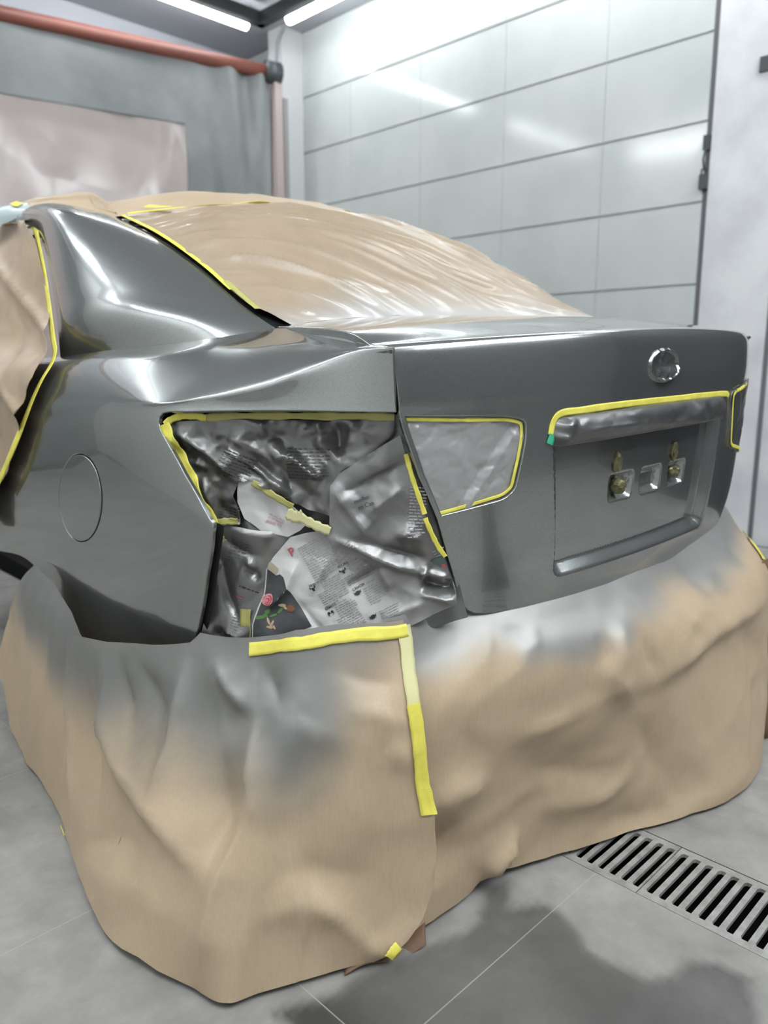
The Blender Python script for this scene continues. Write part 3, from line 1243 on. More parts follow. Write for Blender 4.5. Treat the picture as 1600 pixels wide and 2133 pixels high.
# outline in net coordinates: lamp corner rounded
rnd5 = [(5.0, 8.0), (5.0, 3.75), (5.0, 3.35), (5.03, 3.14), (5.12, 3.03), (5.3, 3.0)]
rows_bot = [(0, 8), (5 - .10, 8), (4.97, 7.86), (5.0, 7.5)]
Q_EDGE = [(352, 855), (338, 858), (330, 867), (328, 881), (333, 898), (382, 988), (422, 1060), (436, 1085), (443, 1093), (440, 1110), (428, 1200), (414, 1290), (404, 1330), (393, 1352), (372, 1361), (335, 1359)]
q_out = [(0, 0)] + [(k * .5, 0) for k in range(1, 20)] + [(9.97, 0), (9.97, 3)] + [(10 - k * .5, 3) for k in range(1, 9)] + [(5.6, 3)]
q_out += [tuple(p) for p in QUART.inv(Q_EDGE)] + [(4.3, 8)] + [(4.0 - k * .5, 8) for k in range(0, 8)] + [(0, 8)]


def qinv(px):
    return QUART.inv(px)


_el = [(168 + 46 * math.cos(a) + 2 * math.sin(a), 1037 + 94 * math.sin(a)) for a in np.linspace(0, 2 * math.pi, 40, endpoint=False)]
FLAP = qinv(_el)
fc = FLAP.mean(0)
FLAP_IN = fc + (FLAP - fc) * .94
quarter = build('quarter_panel', QUART, q_out, M_PAINT, .012, [FLAP], .0075, .0025, car)
quarter['label'] = 'left rear quarter panel'
flap = build('fuel_flap', QUART, FLAP_IN, M_PAINT, .012, [], .012, .002, quarter, offset=.0008)
flap['label'] = 'round fuel filler flap'
# wheel arch lip
arch_st = [(0.0, 7.9), (1, 7.9), (2, 7.9), (3, 7.9), (3.5, 7.92), (4, 7.95)]


def mirrored(o, name, parent):
    me = o.data.copy()
    d = o.copy()
    d.data = me
    COL.objects.link(d)
    d.name = name
    n = len(me.vertices)
    co = np.empty(n * 3)
    me.vertices.foreach_get('co', co)
    Pw = co.reshape(-1, 3) + np.array(o.location)
    q = (Pw - CAM) @ MC.T - U0
    q[:, 0] *= -1
    q[:, 1] -= .042 * np.clip((1.6 - q[:, 1]) / .5, 0, 1)
    q[:, 0] -= .030 * np.clip((1.35 - q[:, 1]) / .3, 0, 1)
    w = W(q)
    c = w.mean(0)
    faces = [list(p.vertices)[::-1] for p in me.polygons]
    nrmv = None
    bpy.data.objects.remove(d)
    return mesh_obj(name, w, faces, list(o.data.materials), parent, None, True)


qr = mirrored(quarter, 'quarter_panel.001', car)
qr['label'] = 'right rear quarter panel'

gap_shade = ribbon('edge_gap_shade', QUART, QUART.inv([(440, 1095), (433, 1150), (424, 1220), (410, 1300), (400, 1335)]), .03, M_DARK, -.016, quarter)  # added black strip, paints the shade of the gap beside the newspaper
gap_shade['label'] = 'black strip painting the shaded gap along the bumper edge'

# ---- rear pillar (C-pillar) left, bounded by door edge, roof, rear window edge and shoulder
pl_left = [cu(15, 462, -.69), cu(70, 472, -.71), cu(90, 508, -.728), cu(104, 570, -.752), cu(118, 660, -.783), cu(126, 745, -.806)]
pl_top = [cu(15, 462, -.69), cu(40, 445, -.672), cu(78, 431, -.65), cu(130, 427, -.62), cu(192, 436, -.585), cu(252, 456, -.548)]
pl_right = [cu(252, 456, -.548), cu(330, 495, -.563), cu(420, 560, -.577), cu(500, 632, -.590), cu(577, 687, -.602)]
pl_bot = [cu(126, 745, -.806), cu(248, 727, -.785), cu(400, 710, -.715), cu(577, 687, -.602)]
PIL_NET = coons_net(pl_top, pl_bot, pl_left, pl_right, 11, 11, lambda s, t: np.array([-.7, -.45, .25]) * (.075 * (math.sin(math.pi * s ** .8)) * (math.sin(math.pi * min(1, t * .80 + .06)) ** .7)) * (1 if t < .999 else 0) * (1 if t > .001 else .0))
pf = net_fn(PIL_NET)
PIL = Surf(pf, pf.dom, 1, (.06, .05))
if np.dot(PIL.normal([[5, 5]])[0], [-1, 0, 0]) < 0:
    PIL.flip = -1
full = lambda d: [(d[0], d[2]), (d[1], d[2]), (d[1], d[3]), (d[0], d[3])]
pillar = build('rear_pillar', PIL, full(PIL.dom), M_PAINT, .012, [], .012, .002, car)
pillar['label'] = 'left rear roof pillar'
prt = mirrored(pillar, 'rear_pillar.001', car)
prt['label'] = 'right rear roof pillar'

# ---- roof and rear window glass (both masked over)
wt = [cu(252, 456, -.548), cu(350, 450, -.40), cu(475, 447, -.22), cu(625, 448, -.02)]
WTOP = np.array([(-u if False else u, 1.955 + .155 * (abs(u) / .548) ** 2.2, .385 - .036 * (abs(u) / .548) ** 2) for u in np.linspace(-.548, .548, 11)])
WTOP[0] = wt[0]
WTOP[-1] = wt[0] * [-1, 1, 1]
ROOF_NET = []
for k, v in enumerate(np.linspace(0, 1, 7)):
    row = []
    for i, u in enumerate(np.linspace(-1, 1, 11)):
        e = WTOP[i]
        vv = e[1] + (3.35 - e[1]) * v
        half = .548 + .10 * min(1, v * 1.6)
        ww = e[2] + (.080 - .060 * abs(u) ** 3) * math.sin(min(1, v * 1.25) * math.pi / 2) - .05 * max(0, v - .7) ** 1.5
        row.append((u * half, vv, ww))
    ROOF_NET.append(row)
rf = net_fn(np.array(ROOF_NET))
ROOF = Surf(rf, rf.dom, 1, (.12, .2))
if ROOF.normal([[5, 3]])[0][2] < 0:
    ROOF.flip = -1
build('roof', ROOF, full(ROOF.dom), M_PAINT, .03, [], .012, .002, car)
wbase = [cu(577, 687, -.602)] + [np.array([u, 1.452 - .39 * u * u, .069 - .08 * u * u]) for u in np.linspace(-.48, .48, 9)]
wbase += [wbase[0] * [-1, 1, 1]]
WIN_NET = coons_net(list(WTOP), wbase, pl_right, [p * [-1, 1, 1] for p in pl_right], 9, 13, lambda s, t: np.array([0, -.03, .05]) * math.sin(math.pi * s) * math.sin(math.pi * t) * .8)
wf = net_fn(WIN_NET)
WIN = Surf(wf, wf.dom, 1, (.1, .08))
if WIN.normal([[6, 4]])[0][2] < 0:
    WIN.flip = -1
M_GLASS = mat('dark_window_glass', (0.02, 0.022, 0.022), 0.05, 0, 0, spec=.6)
glass = build('rear_window', WIN, full(WIN.dom), M_GLASS, .03, [], .005, .001, car, offset=-.006)

# ---- hidden inner body so that gaps read dark and other views do not look through
inner = Geo()


def cbox(ga, lo, hi):
    b = len(ga.v)
    g2 = Geo().box(lo, hi)
    ga.add(W(np.array(g2.v)), g2.f)


cbox(inner, (-.56, 1.10, -.62), (.56, 3.6, -.10))
cbox(inner, (-.74, 1.42, -.70), (.74, 3.6, -.12))
inner.obj('inner_body', M_DARK, car)


# ================================================================ brown paper skirt round the back of the car
SK_TOP = [(-.80, 2.75), (-.82, 2.30), (-.835, 1.95), (-.84, 1.65), (-.835, 1.40), (-.81, 1.22), (-.73, 1.07), (-.62, .965), (-.48, .895), (-.28, .855),
          (-.05, .838), (.20, .84), (.42, .865), (.60, .92), (.72, 1.03), (.80, 1.2), (.83, 1.5), (.84, 2.0)]
SK_MID = [(-.90, 2.75), (-.92, 2.30), (-.93, 1.95), (-.94, 1.65), (-.93, 1.42), (-.91, 1.20), (-.84, 1.03), (-.70, .93), (-.54, .868), (-.33, .815),
          (-.08, .785), (.18, .77), (.40, .775), (.60, .80), (.74, .92), (.84, 1.15), (.88, 1.5), (.88, 2.0)]
SK_BOT = [(-.95, 2.75), (-.975, 2.33), (-.985, 1.96), (-1.03, 1.66), (-1.06, 1.43), (-1.08, 1.20), (-1.01, .98), (-.83, .925), (-.64, .875), (-.42, .865),
          (-.18, .80), (.06, .735), (.28, .705), (.46, .74), (.60, .87), (.74, 1.1), (.82, 1.5), (.84, 2.0)]
def _corner(r):
    r = [np.array(x) for x in r]
    r.insert(7, r[6] * .70 + r[7] * .30)
    r.insert(6, r[6] * .70 + r[5] * .30)
    return np.array(r)


_t, _m, _b = (_corner(x) for x in (SK_TOP, SK_MID, SK_BOT))
for _k in range(10, 16):
    _t[_k, 1] = vr(_t[_k, 0]) + .085

wbot = -1.02 - .0395 * (_b[:, 0] + 1.5)


def _row(xy, w):
    return np.concatenate([xy, np.broadcast_to(np.asarray(w, float).reshape(-1, 1), (len(xy), 1))], 1)


SKN = np.stack([_row(_t, -.44), _row(_t * .5 + _m * .5, -.53), _row(_m, -.63), _row(_m * .5 + _b * .5, (-.63 + wbot) / 2), _row(_b, wbot)])
sk_fn = net_fn(SKN)
SKB = Surf(sk_fn, sk_fn.dom, 1, (.2, .14))
if np.dot(SKB.normal([[10, 2]])[0], [0, -1, 0]) < 0:
    SKB.flip = -1

CREASES_L = [
    ([(236, 1372), (228, 1510), (262, 1600), (345, 1705), (452, 1838)], .030, .030, .25),
    ([(399, 1372), (372, 1560), (333, 1708)], .022, .024, .3),
    ([(447, 1374), (480, 1440), (533, 1494)], .020, .020, .3),
    ([(533, 1494), (536, 1670), (475, 1850), (418, 2080)], .050, .040, .2),
    ([(886, 1680), (889, 1750), (862, 1890), (802, 1962)], .030, .016, 0),
    ([(300, 1385), (345, 1480), (350, 1530)], .030, -.022, .4),
    ([(470, 1560), (480, 1700), (455, 1800)], .045, -.030, .4),
    ([(262, 1370), (285, 1530)], .018, -.016, .4),
    ([(157, 1374), (156, 1560), (152, 1735)], .018, .018, .3),
    ([(200, 1400), (205, 1600), (200, 1720)], .030, -.014, .4),
    ([(177, 1760), (240, 1750), (312, 1790)], .030, -.018, .4),
    ([(185, 1800), (300, 1850), (360, 1930)], .040, .012, .4),
    ([(545, 1372), (570, 1430), (590, 1480)], .028, -.014, .4),
    ([(560, 1480), (640, 1520), (745, 1545)], .035, .014, .4),
    ([(700, 1395), (760, 1420), (832, 1425)], .022, -.010, .4),
    ([(720, 1480), (780, 1478), (850, 1510)], .024, .014, .4),
    ([(800, 1540), (850, 1600)], .016, .010, .4),
    ([(545, 1840), (640, 1810), (780, 1830)], .060, -.020, .4),
    ([(520, 1920), (620, 1880), (740, 1900)], .050, .020, .4),
    ([(640, 1850), (700, 1900), (765, 1960)], .018, .014, .3),
    ([(755, 1940), (770, 1990)], .012, .012, .3),
]
CREASES_R = [
    ([(1290, 1306), (1262, 1400), (1311, 1468)], .018, .016, .3),
    ([(1327, 1312), (1346, 1365), (1364, 1411)], .012, -.014, .3),
    ([(1364, 1411), (1420, 1368), (1476, 1325), (1594, 1256)], .030, .030, .2),
    ([(1476, 1325), (1440, 1300), (1395, 1275)], .010, .008, .4),
    ([(1240, 1320), (1258, 1400)], .014, -.010, .4),
    ([(1014, 1285), (1020, 1400)], .008, .006, .4),
    ([(1105, 1300), (1108, 1370)], .010, .006, .4),
    ([(900, 1680), (960, 1650), (1030, 1640)], .026, .020, .3),
    ([(905, 1720), (930, 1790), (925, 1860)], .045, -.034, .4),
    ([(1092, 1762), (1060, 1790), (1022, 1840)], .018, .034, .2),
    ([(1110, 1705), (1180, 1690), (1300, 1640)], .030, .014, .4),
    ([(1190, 1700), (1280, 1660), (1330, 1590)], .020, .014, .4),
    ([(1090, 1600), (1180, 1620), (1280, 1610)], .030, -.012, .4),
    ([(1020, 1520), (1120, 1520), (1240, 1480)], .040, .012, .4),
    ([(1330, 1500), (1360, 1570), (1370, 1640)], .020, -.010, .4),
    ([(1400, 1700), (1500, 1650), (1560, 1600)], .030, .010, .4),
    ([(1240, 1740), (1320, 1720), (1420, 1690)], .030, -.014, .4),
    ([(1550, 1290), (1566, 1450), (1560, 1600)], .012, .010, .3),
]
_cl = crease_disp(SKB, CREASES_L)
_cr = crease_disp(SKB, CREASES_R)


def arc(p):
    """metric coordinate round the car for noise"""
    return np.arctan2(p[:, 0] * 1.0, 2.0 - p[:, 1]) * 1.1


def skl_disp(st, p):
    x, y = arc(p), p[:, 2]
    top = np.clip((-.50 - y) / .10, 0, 1)
    d = .024 * facet(x * 4.2 + 1, y * 2.4, 11) + .004 * facet(x * 10, y * 6, 12) + .003 * (1 - np.abs(vnoise(x * 6 + y * 2, y * 4 - x * 3, 13))) ** 5
    return (d + _cl(p)) * (.35 + .65 * top) + .004


def skr_disp(st, p):
    x, y = arc(p), p[:, 2]
    top = np.clip((-.50 - y) / .10, 0, 1)
    d = .022 * facet(x * 4.0 + .3, y * 4.0, 21) + .006 * facet(x * 9, y * 9, 22) + .004 * (1 - np.abs(vnoise(x * 6 + y * 4, y * 7 - x * 2, 23))) ** 5 + .0013 * facet(x * 26, y * 26, 24)
    return (d + _cr(p)) * (.35 + .65 * top) - .004


SKL = Surf(sk_fn, sk_fn.dom, SKB.flip, SKB.scale, skl_disp)
SKR = Surf(sk_fn, sk_fn.dom, SKB.flip, SKB.scale, skr_disp)


def spray_by(levels, fade, seed):
    """gray overspray that stains the paper from its upper edge down; levels = [(u, w where it ends)]"""
    us = [a for a, b in levels]
    ws = [b for a, b in levels]

    def f(st, p):
        x = arc(p)
        lim = np.interp(p[:, 0], us, ws) + .05 * vnoise(x * 7, p[:, 2] * 2, seed) + .02 * vnoise(x * 22, p[:, 2] * 6, seed + 1)
        return sstep((p[:, 2] - lim) / fade + .5) * .96
    return f


L_OUT = [(172, 1325), (240, 1340), (330, 1346), (405, 1340), (425, 1320), (520, 1330), (620, 1315), (760, 1300), (832, 1292), (842, 1360), (850, 1480), (868, 1570), (885, 1680), (889, 1750), (884, 1820),
         (860, 1890), (832, 1935), (800, 1964), (768, 1992), (715, 2018), (640, 2050), (580, 2068), (520, 2081), (470, 2089), (430, 2092), (410, 2089), (382, 2066), (330, 2022), (290, 1992), (262, 1975), (244, 1958), (210, 1926), (184, 1913),
         (168, 1880), (158, 1866), (141, 1862), (152, 1845), (142, 1800), (134, 1740), (150, 1560), (160, 1420)]
SIDE_OUT = [(-20, 1400), (2, 1310), (16, 1270), (34, 1235), (52, 1205), (76, 1180), (120, 1215), (185, 1330), (230, 1345), (240, 1500), (230, 1900), (190, 1880), (160, 1830), (128, 1786), (112, 1765), (90, 1738), (60, 1692), (40, 1630), (14, 1510), (0, 1420)]
R_TAIL = [(1486, 1690), (1400, 1741), (1300, 1772), (1215, 1795), (1150, 1808), (1090, 1820), (1050, 1830), (1018, 1850), (1000, 1880), (945, 1926), (880, 1957), (830, 1975), (790, 1950), (770, 1800), (780, 1600), (790, 1400)]


def skinv(px):
    return SKB.inv(px)


def thin_out(px):
    return [tuple(p) for p in skinv(px)]


sk_left = build('masking_paper', SKL, thin_out(L_OUT), M_KRAFT_L, .0105, [], .0012, .0004, None, .006,
                {'spray': spray_by([(-1.1, -.72), (-.95, -.70), (-.90, -.73), (-.84, -.72), (-.79, -.66), (-.74, -.56), (-.6, -.51), (-.4, -.49)], .18, 3)})
setprops(sk_left, 'large brown paper sheet hanging at the car corner below the newspaper', 'masking paper', 'brown masking paper hung round the car')
sk_side = build('masking_paper', SKL, thin_out(SIDE_OUT), M_KRAFT_L, .014, [], .0012, .0004, None, .001,
                {'spray': spray_by([(-1.1, -.72), (-.95, -.70), (-.90, -.66), (-.8, -.6)], .14, 6)})
setprops(sk_side, 'brown paper sheet hanging below the rear wheel arch at the left', 'masking paper', 'brown masking paper hung round the car')
r_st = thin_out([(800, 1290)]) + [(10.2, .35), (11, .1), (12, .05), (13, .05), (14, .05), (15.0, .05), (16.5, 0.0), (18.5, 0.0), (18.5, 3.9), (17, 3.97), (16, 3.98), (15, 3.98)] + thin_out(R_TAIL)
sk_right = build('masking_paper', SKR, r_st, M_KRAFT, .0115, [], .0012, .0004, None, 0,
                 {'spray': spray_by([(-.7, -.53), (-.5, -.545), (-.3, -.565), (-.1, -.545), (.15, -.53), (.28, -.57), (.4, -.53), (.5, -.50), (.8, -.48)], .075, 9)})
setprops(sk_right, 'wide brown paper sheet hanging below the trunk lid and the license plate recess', 'masking paper', 'brown masking paper hung round the car')

# darker sheet lying on the floor below the hem, and the brown sheet past the right corner
fl = [onz(x, y, .012)[:2] for x, y in [(718, 2028), (742, 2012), (800, 1985), (880, 1945), (935, 1925), (900, 1985), (890, 1958), (800, 2000), (752, 2032)]]


def floor_sheet():
    A, B = onz(716, 2030, .004), onz(752, 2032, .004)
    C, D = onz(888, 1972, .004), onz(930, 1918, .02)
    bk = np.array([.30, .30, 0])
    rows = []
    n = 24
    for i in range(n):
        t = i / (n - 1)
        f = (1 - t) * (B if t < .5 else B) + t * C
        f = B * (1 - t) + C * t
        row = []
        for k in range(10):
            s = k / 9
            p = f + bk * s * .9 + np.array([-.02, .02, 0]) * (1 - t) * (1 - s)
            p[2] = .004 + .10 * s ** 1.3 + .008 * math.sin(t * 7 + s * 4)
            row.append(p)
        rows.append(row)
    V = [p for r in rows for p in r]
    F = [(i * 10 + k, (i + 1) * 10 + k, (i + 1) * 10 + k + 1, i * 10 + k + 1) for i in range(n - 1) for k in range(9)]
    o = mesh_obj('masking_paper', V, F, M_KRAFT_DARK)
    o.modifiers.new('t', 'SOLIDIFY').thickness = .0012
    return setprops(o, 'dark brown paper scrap on the floor peeking out below the pale hem', 'masking paper', 'brown masking paper hung round the car')


floor_sheet()


# ================================================================ newspaper over the missing lamp and bumper corner
NE = nrm(np.array([.245, -.254, 0]))
NK = np.array([0, 0, 1.0])
NQ = np.array([-.735, 1.105, -.28])


def news_fn(st):
    st = np.atleast_2d(st)
    a, b = st[:, 0:1], st[:, 1:2]
    rec = .016 + .012 * sstep((b - .02) / .12) - .020 * sstep((-.12 - b) / .16)
    n = np.cross(NE, NK)
    return NQ + a * NE + b * NK - n * rec


NEWS = Surf(news_fn, (-.40, .36, -.36, .22), 1, (1, 1))
if np.dot(NEWS.normal([[0, 0]])[0], [-1, -1, 0]) < 0:
    NEWS.flip = -1
NB = Surf(news_fn, NEWS.dom, NEWS.flip, (1, 1))


def ninv(px):
    return NB.inv(px)


CN_DARK = [
    ([(366, 898), (406, 926), (442, 952), (496, 994)], .013, .020, .15),
    ([(455, 926), (520, 966), (552, 990), (607, 1030)], .014, .022, .15),
    ([(440, 915), (500, 960), (560, 1010)], .012, -.012, .3),
    ([(515, 940), (560, 985), (600, 1015)], .014, -.016, .3),
    ([(445, 890), (500, 920), (570, 960), (605, 1015)], .020, .016, .3),
    ([(549, 872), (550, 915)], .008, .010, .2),
    ([(549, 915), (600, 905)], .010, -.008, .3),
    ([(596, 938), (640, 978), (672, 1000)], .012, .022, .2),
    ([(572, 962), (600, 945)], .010, .014, .3),
    ([(610, 1035), (590, 980), (560, 950)], .014, -.014, .3),
    ([(700, 880), (705, 950)], .018, -.016, .3),
    ([(660, 868), (668, 905)], .012, .010, .3),
    ([(735, 870), (720, 940)], .014, .012, .3),
    ([(420, 985), (440, 1040), (450, 1080)], .010, .010, .3),
    ([(392, 960), (430, 975), (450, 960)], .008, .010, .3),
    ([(377, 928), (402, 930)], .006, .008, .3),
]
CN_PAGE = [
    ([(690, 1012), (722, 1050), (765, 1105), (792, 1118)], .016, .014, .25),
    ([(720, 1025), (785, 990), (858, 958)], .014, -.012, .25),
    ([(735, 1010), (800, 978), (826, 955)], .012, .010, .3),
    ([(765, 1068), (838, 1015)], .014, .012, .3),
    ([(690, 1118), (740, 1135), (800, 1165), (870, 1192)], .014, .018, .2),
    ([(700, 1110), (790, 1135), (900, 1170)], .014, -.014, .25),
    ([(890, 1115), (836, 1112)], .014, .010, .3),
    ([(842, 1130), (838, 1110), (870, 1090)], .010, .010, .4),
    ([(648, 1240), (685, 1165), (684, 1155)], .010, .009, .3),
    ([(720, 1225), (750, 1205), (790, 1180)], .010, -.010, .3),
    ([(790, 1180), (812, 1230)], .010, .008, .3),
    ([(620, 1250), (660, 1300), (682, 1325)], .008, -.007, .2),
    ([(560, 1270), (600, 1225), (622, 1165)], .009, .014, .2),
    ([(800, 1290), (850, 1265), (900, 1250)], .012, .010, .3),
    ([(878, 1212), (910, 1222), (950, 1228)], .013, -.030, .15),
    ([(868, 1186), (905, 1196), (940, 1206)], .010, .016, .2),
    ([(872, 1236), (905, 1242), (945, 1254)], .008, .012, .2),
]
CN_LEFT = [
    ([(447, 1112), (500, 1150), (545, 1165)], .012, -.012, .3),
    ([(470, 1098), (540, 1112), (600, 1118)], .012, .012, .3),
    ([(440, 1140), (458, 1180), (475, 1250), (505, 1310)], .010, -.012, .25),
    ([(440, 1165), (455, 1190)], .010, .010, .3),
    ([(505, 1180), (530, 1200), (545, 1205)], .010, -.012, .3),
    ([(512, 1168), (535, 1190)], .010, .012, .3),
    ([(455, 1310), (490, 1325), (498, 1345)], .010, .014, .3),
    ([(440, 1330), (470, 1308)], .010, -.008, .3),
]
_cd, _cp, _cf = crease_disp(NB, CN_DARK), crease_disp(NB, CN_PAGE), crease_disp(NB, CN_LEFT)


def nd_dark(st, p):
    a, b = st[:, 0], st[:, 1]
    return _cd(p) + .010 * facet(a * 17, b * 17 - a * 5, 31) + .0055 * facet(a * 38 + b * 9, b * 38, 32) + .0016 * facet(a * 90, b * 90, 33)


def nd_page(st, p):
    a, b = st[:, 0], st[:, 1]
    return _cp(p) + (.006 + .004 * np.clip(b * 12 + .5, 0, 1)) * facet(a * 13 + 3, b * 13, 41) + .0026 * facet(a * 34, b * 34 + a * 9, 42)


def nd_left(st, p):
    a, b = st[:, 0], st[:, 1]
    return _cf(p) + .008 * facet(a * 17, b * 11, 51) + .0032 * facet(a * 38, b * 34, 52)


SN_D, SN_P, SN_L = (Surf(news_fn, NEWS.dom, NEWS.flip, (1, 1), d) for d in (nd_dark, nd_page, nd_left))


def spray_const(v):
    return lambda st, p: np.full(len(p), v)


def spray_px(stops, wob, seed):
    """overspray measured along a direction over the newspaper: stops = [(b height, amount)]"""
    bs, am = [s[0] for s in stops], [s[1] for s in stops]

    def f(st, p):
        return np.clip(np.interp(st[:, 1] + wob * vnoise(st[:, 0] * 12, st[:, 1] * 12, seed), bs, am), 0, 1)
    return f


NG = 'newspaper sheets in the lamp and bumper opening'
back_news = build('newspaper', SN_L, ninv([(350, 868), (835, 866), (850, 930), (905, 1080), (960, 1230), (975, 1290), (840, 1330), (400, 1375), (395, 1340), (425, 1200), (440, 1090)]), M_NEWS, .012, [], .001, .0003, None, -.022, {'spray': spray_const(1.0)})
setprops(back_news, 'dark gray painted newspaper underneath the others, glimpsed in the gap by the lid', 'newspaper', NG)
NL_OUT = [(450, 1093), (480, 1094), (540, 1104), (612, 1112), (600, 1140), (562, 1172), (552, 1230), (540, 1262), (527, 1290), (519, 1352), (470, 1362), (418, 1372), (408, 1368), (424, 1290), (438, 1200), (446, 1130)]
left_news = build('newspaper', SN_L, ninv(NL_OUT), M_NEWS, .005, [], .0008, .0003, None, -.004, {'spray': spray_px([(-.34, .98), (-.14, .95), (-.06, .75), (.0, .55)], .03, 5)})
setprops(left_news, 'oversprayed newspaper strip beside the black edge of the quarter panel', 'newspaper', NG)
ND_OUT = [(353, 880), (420, 874), (480, 872), (600, 876), (760, 874), (822, 874), (822, 905), (790, 935), (745, 962), (710, 982), (690, 1008), (700, 1035), (690, 1075), (640, 1062), (615, 1050), (585, 1034), (548, 1014), (524, 1000), (500, 1002), (488, 1030), (500, 1070),
          (500, 1092), (446, 1092), (425, 1060), (400, 1005), (372, 940)]
dark_news = build('newspaper', SN_D, ninv(ND_OUT), M_NEWS, .0045, [], .0008, .0003, None, .000, {'spray': spray_px([(-.02, .80), (.02, .97), (.2, 1.0)], .02, 7)})
setprops(dark_news, 'crumpled dark silver newspaper filling the upper left of the lamp opening', 'newspaper', NG)
FLAP_OUT = [(497, 1004), (522, 1000), (560, 1024), (612, 1056), (645, 1085), (625, 1105), (600, 1118), (545, 1106), (510, 1080), (495, 1045)]
flap_news = build('newspaper', SN_P, ninv(FLAP_OUT), M_NEWS, .005, [], .0008, .0003, None, .002, {'spray': spray_px([(-.02, .05), (.07, .30)], .02, 8)})
setprops(flap_news, 'small white newspaper flap with faded red print under the dark silver one', 'newspaper', NG)
NP_OUT = [(688, 1100), (690, 1040), (690, 1012), (708, 986), (745, 962), (795, 930), (834, 906), (848, 958), (868, 1030), (895, 1092), (922, 1150), (938, 1200), (950, 1235), (952, 1256), (905, 1277), (836, 1312),
          (760, 1328), (690, 1334), (600, 1346), (526, 1350), (527, 1300), (540, 1262), (552, 1235), (556, 1185), (570, 1160), (606, 1118), (640, 1108)]
page_news = build('newspaper', SN_P, ninv(NP_OUT), M_NEWS, .0045, [], .0008, .0003, None, .008,
                  {'spray': lambda st, p: np.clip(np.interp(st[:, 1] * .85 + st[:, 0] * .75 + .02 * vnoise(st[:, 0] * 9, st[:, 1] * 9, 4), [-.12, -.05, .02, .08], [.06, .28, .75, .95]), 0, 1)})
setprops(page_news, 'big newspaper page with horoscope columns and a dark food photo', 'newspaper', NG)


# ================================================================ prints on the newspaper (parts of the sheets)
def text_geo(s, bold=False):
    c = bpy.data.curves.new('t', 'FONT')
    c.body = s
    c.resolution_u = 3
    if bold:
        c.offset = .018
    o = bpy.data.objects.new('t', c)
    COL.objects.link(o)
    dg = bpy.context.evaluated_depsgraph_get()
    me = bpy.data.meshes.new_from_object(o.evaluated_get(dg))
    V = np.array([tuple(v.co) for v in me.vertices])[:, :2]
    F = [tuple(p.vertices) for p in me.polygons]
    bpy.data.objects.remove(o)
    bpy.data.curves.remove(c)
    bpy.data.meshes.remove(me)
    return V, F


def axes(surf, px, dpx):
    a, b = surf.inv([px, (px[0] + dpx[0], px[1] + dpx[1])])
    ex = (b - a) / np.linalg.norm(b - a)
    return a, ex, np.array([-ex[1], ex[0]])


def on_sheet(name, surf, st, faces, m, parent, off):
    P = surf.pos(st) + surf.normal(st) * off
    tri = P[list(faces[0][:3])]
    if np.dot(np.cross(tri[1] - tri[0], tri[2] - tri[0]), surf.normal(st[:1])[0]) < 0:
        faces = [f[::-1] for f in faces]
    return mesh_obj(name, W(P), faces, m, parent, None, False)


def print_text(parent, surf, s, px, dpx, size, m, off, bold=False, name='headline'):
    V, F = text_geo(s, bold)
    o, ex, ey = axes(NB, px, dpx)
    return on_sheet(name, surf, o + V[:, :1] * size * ex + V[:, 1:] * size * ey, F, m, parent, off)


def dash_block(parent, surf, px, dpx, width, lines, pitch, m, off, seed, name='text_column', indent=None):
    rnd = random.Random(seed)
    o, ex, ey = axes(NB, px, dpx)
    st, F = [], []
    for l in range(lines):
        x = indent(l) if indent else 0.0
        wmax = width * (1 if l < lines - 1 else rnd.uniform(.4, .9))
        while x < wmax - pitch:
            w = min(rnd.uniform(.6, 2.6) * pitch, wmax - x)
            k = max(1, int(w / .003))
            b = len(st)
            h = pitch * rnd.uniform(.34, .44)
            for i in range(k + 1):
                for y in (0, h):
                    st.append(o + (x + w * i / k) * ex + (-l * pitch + y) * ey)
            F += [(b + 2 * i, b + 2 * i + 2, b + 2 * i + 3, b + 2 * i + 1) for i in range(k)]
            x += w + pitch * .42
    return on_sheet(name, surf, np.array(st), F, m, parent, off)


OP = .0096                                             # just above the page sheet
PD_ = (30, -16)
for s, px, sz in (('ÁRIES 21-3 a 20-4', (647, 1221), .0062), ('TOURO 21-4 a 20-5', (706, 1182), .0062), ('CÂNCER 21-6 a 22-7', (736, 1231), .0062), ('GÊMEOS 21-5 a 20-6', (679, 1271), .0062), ('LEÃO 23-7 a 22-8', (713, 1316), .0062)):
    V, F = text_geo(s.split(' ')[0], True)
    print_text(page_news, SN_P, s.split(' ')[0], px, PD_, sz, M_INK, OP, True)
    o_, ex_, ey_ = axes(NB, px, PD_)
    V2, F2 = text_geo(s.split(' ', 1)[1])
    st_ = o_ + (V[:, 0].max() * sz + .003 + V2[:, :1] * sz * .62) * ex_ + V2[:, 1:] * sz * .62 * ey_
    on_sheet('dates', SN_P, st_, F2, M_INK, page_news, OP)
print_text(page_news, SN_P, 'P', (608, 1157), (20, -10), .022, M_INK_RED, OP, True, 'capital_letter')
print_text(page_news, SN_P, 'melho', (741, 1046), (28, -9), .0105, M_INK, OP)
print_text(page_news, SN_P, 'm Can', (750, 1058), (28, -9), .0105, M_INK, OP)
ink2 = mat('faint_red_ink', (0.55, 0.24, 0.26), .6)
print_text(flap_news, SN_P, 'direto', (551, 1088), (30, 9), .0080, ink2, .0034)
dash_block(flap_news, SN_P, (560, 1072), (30, 12), .035, 3, .006, mat('pale_red_ink', (0.58, 0.40, 0.41), .6), .0034, 3)
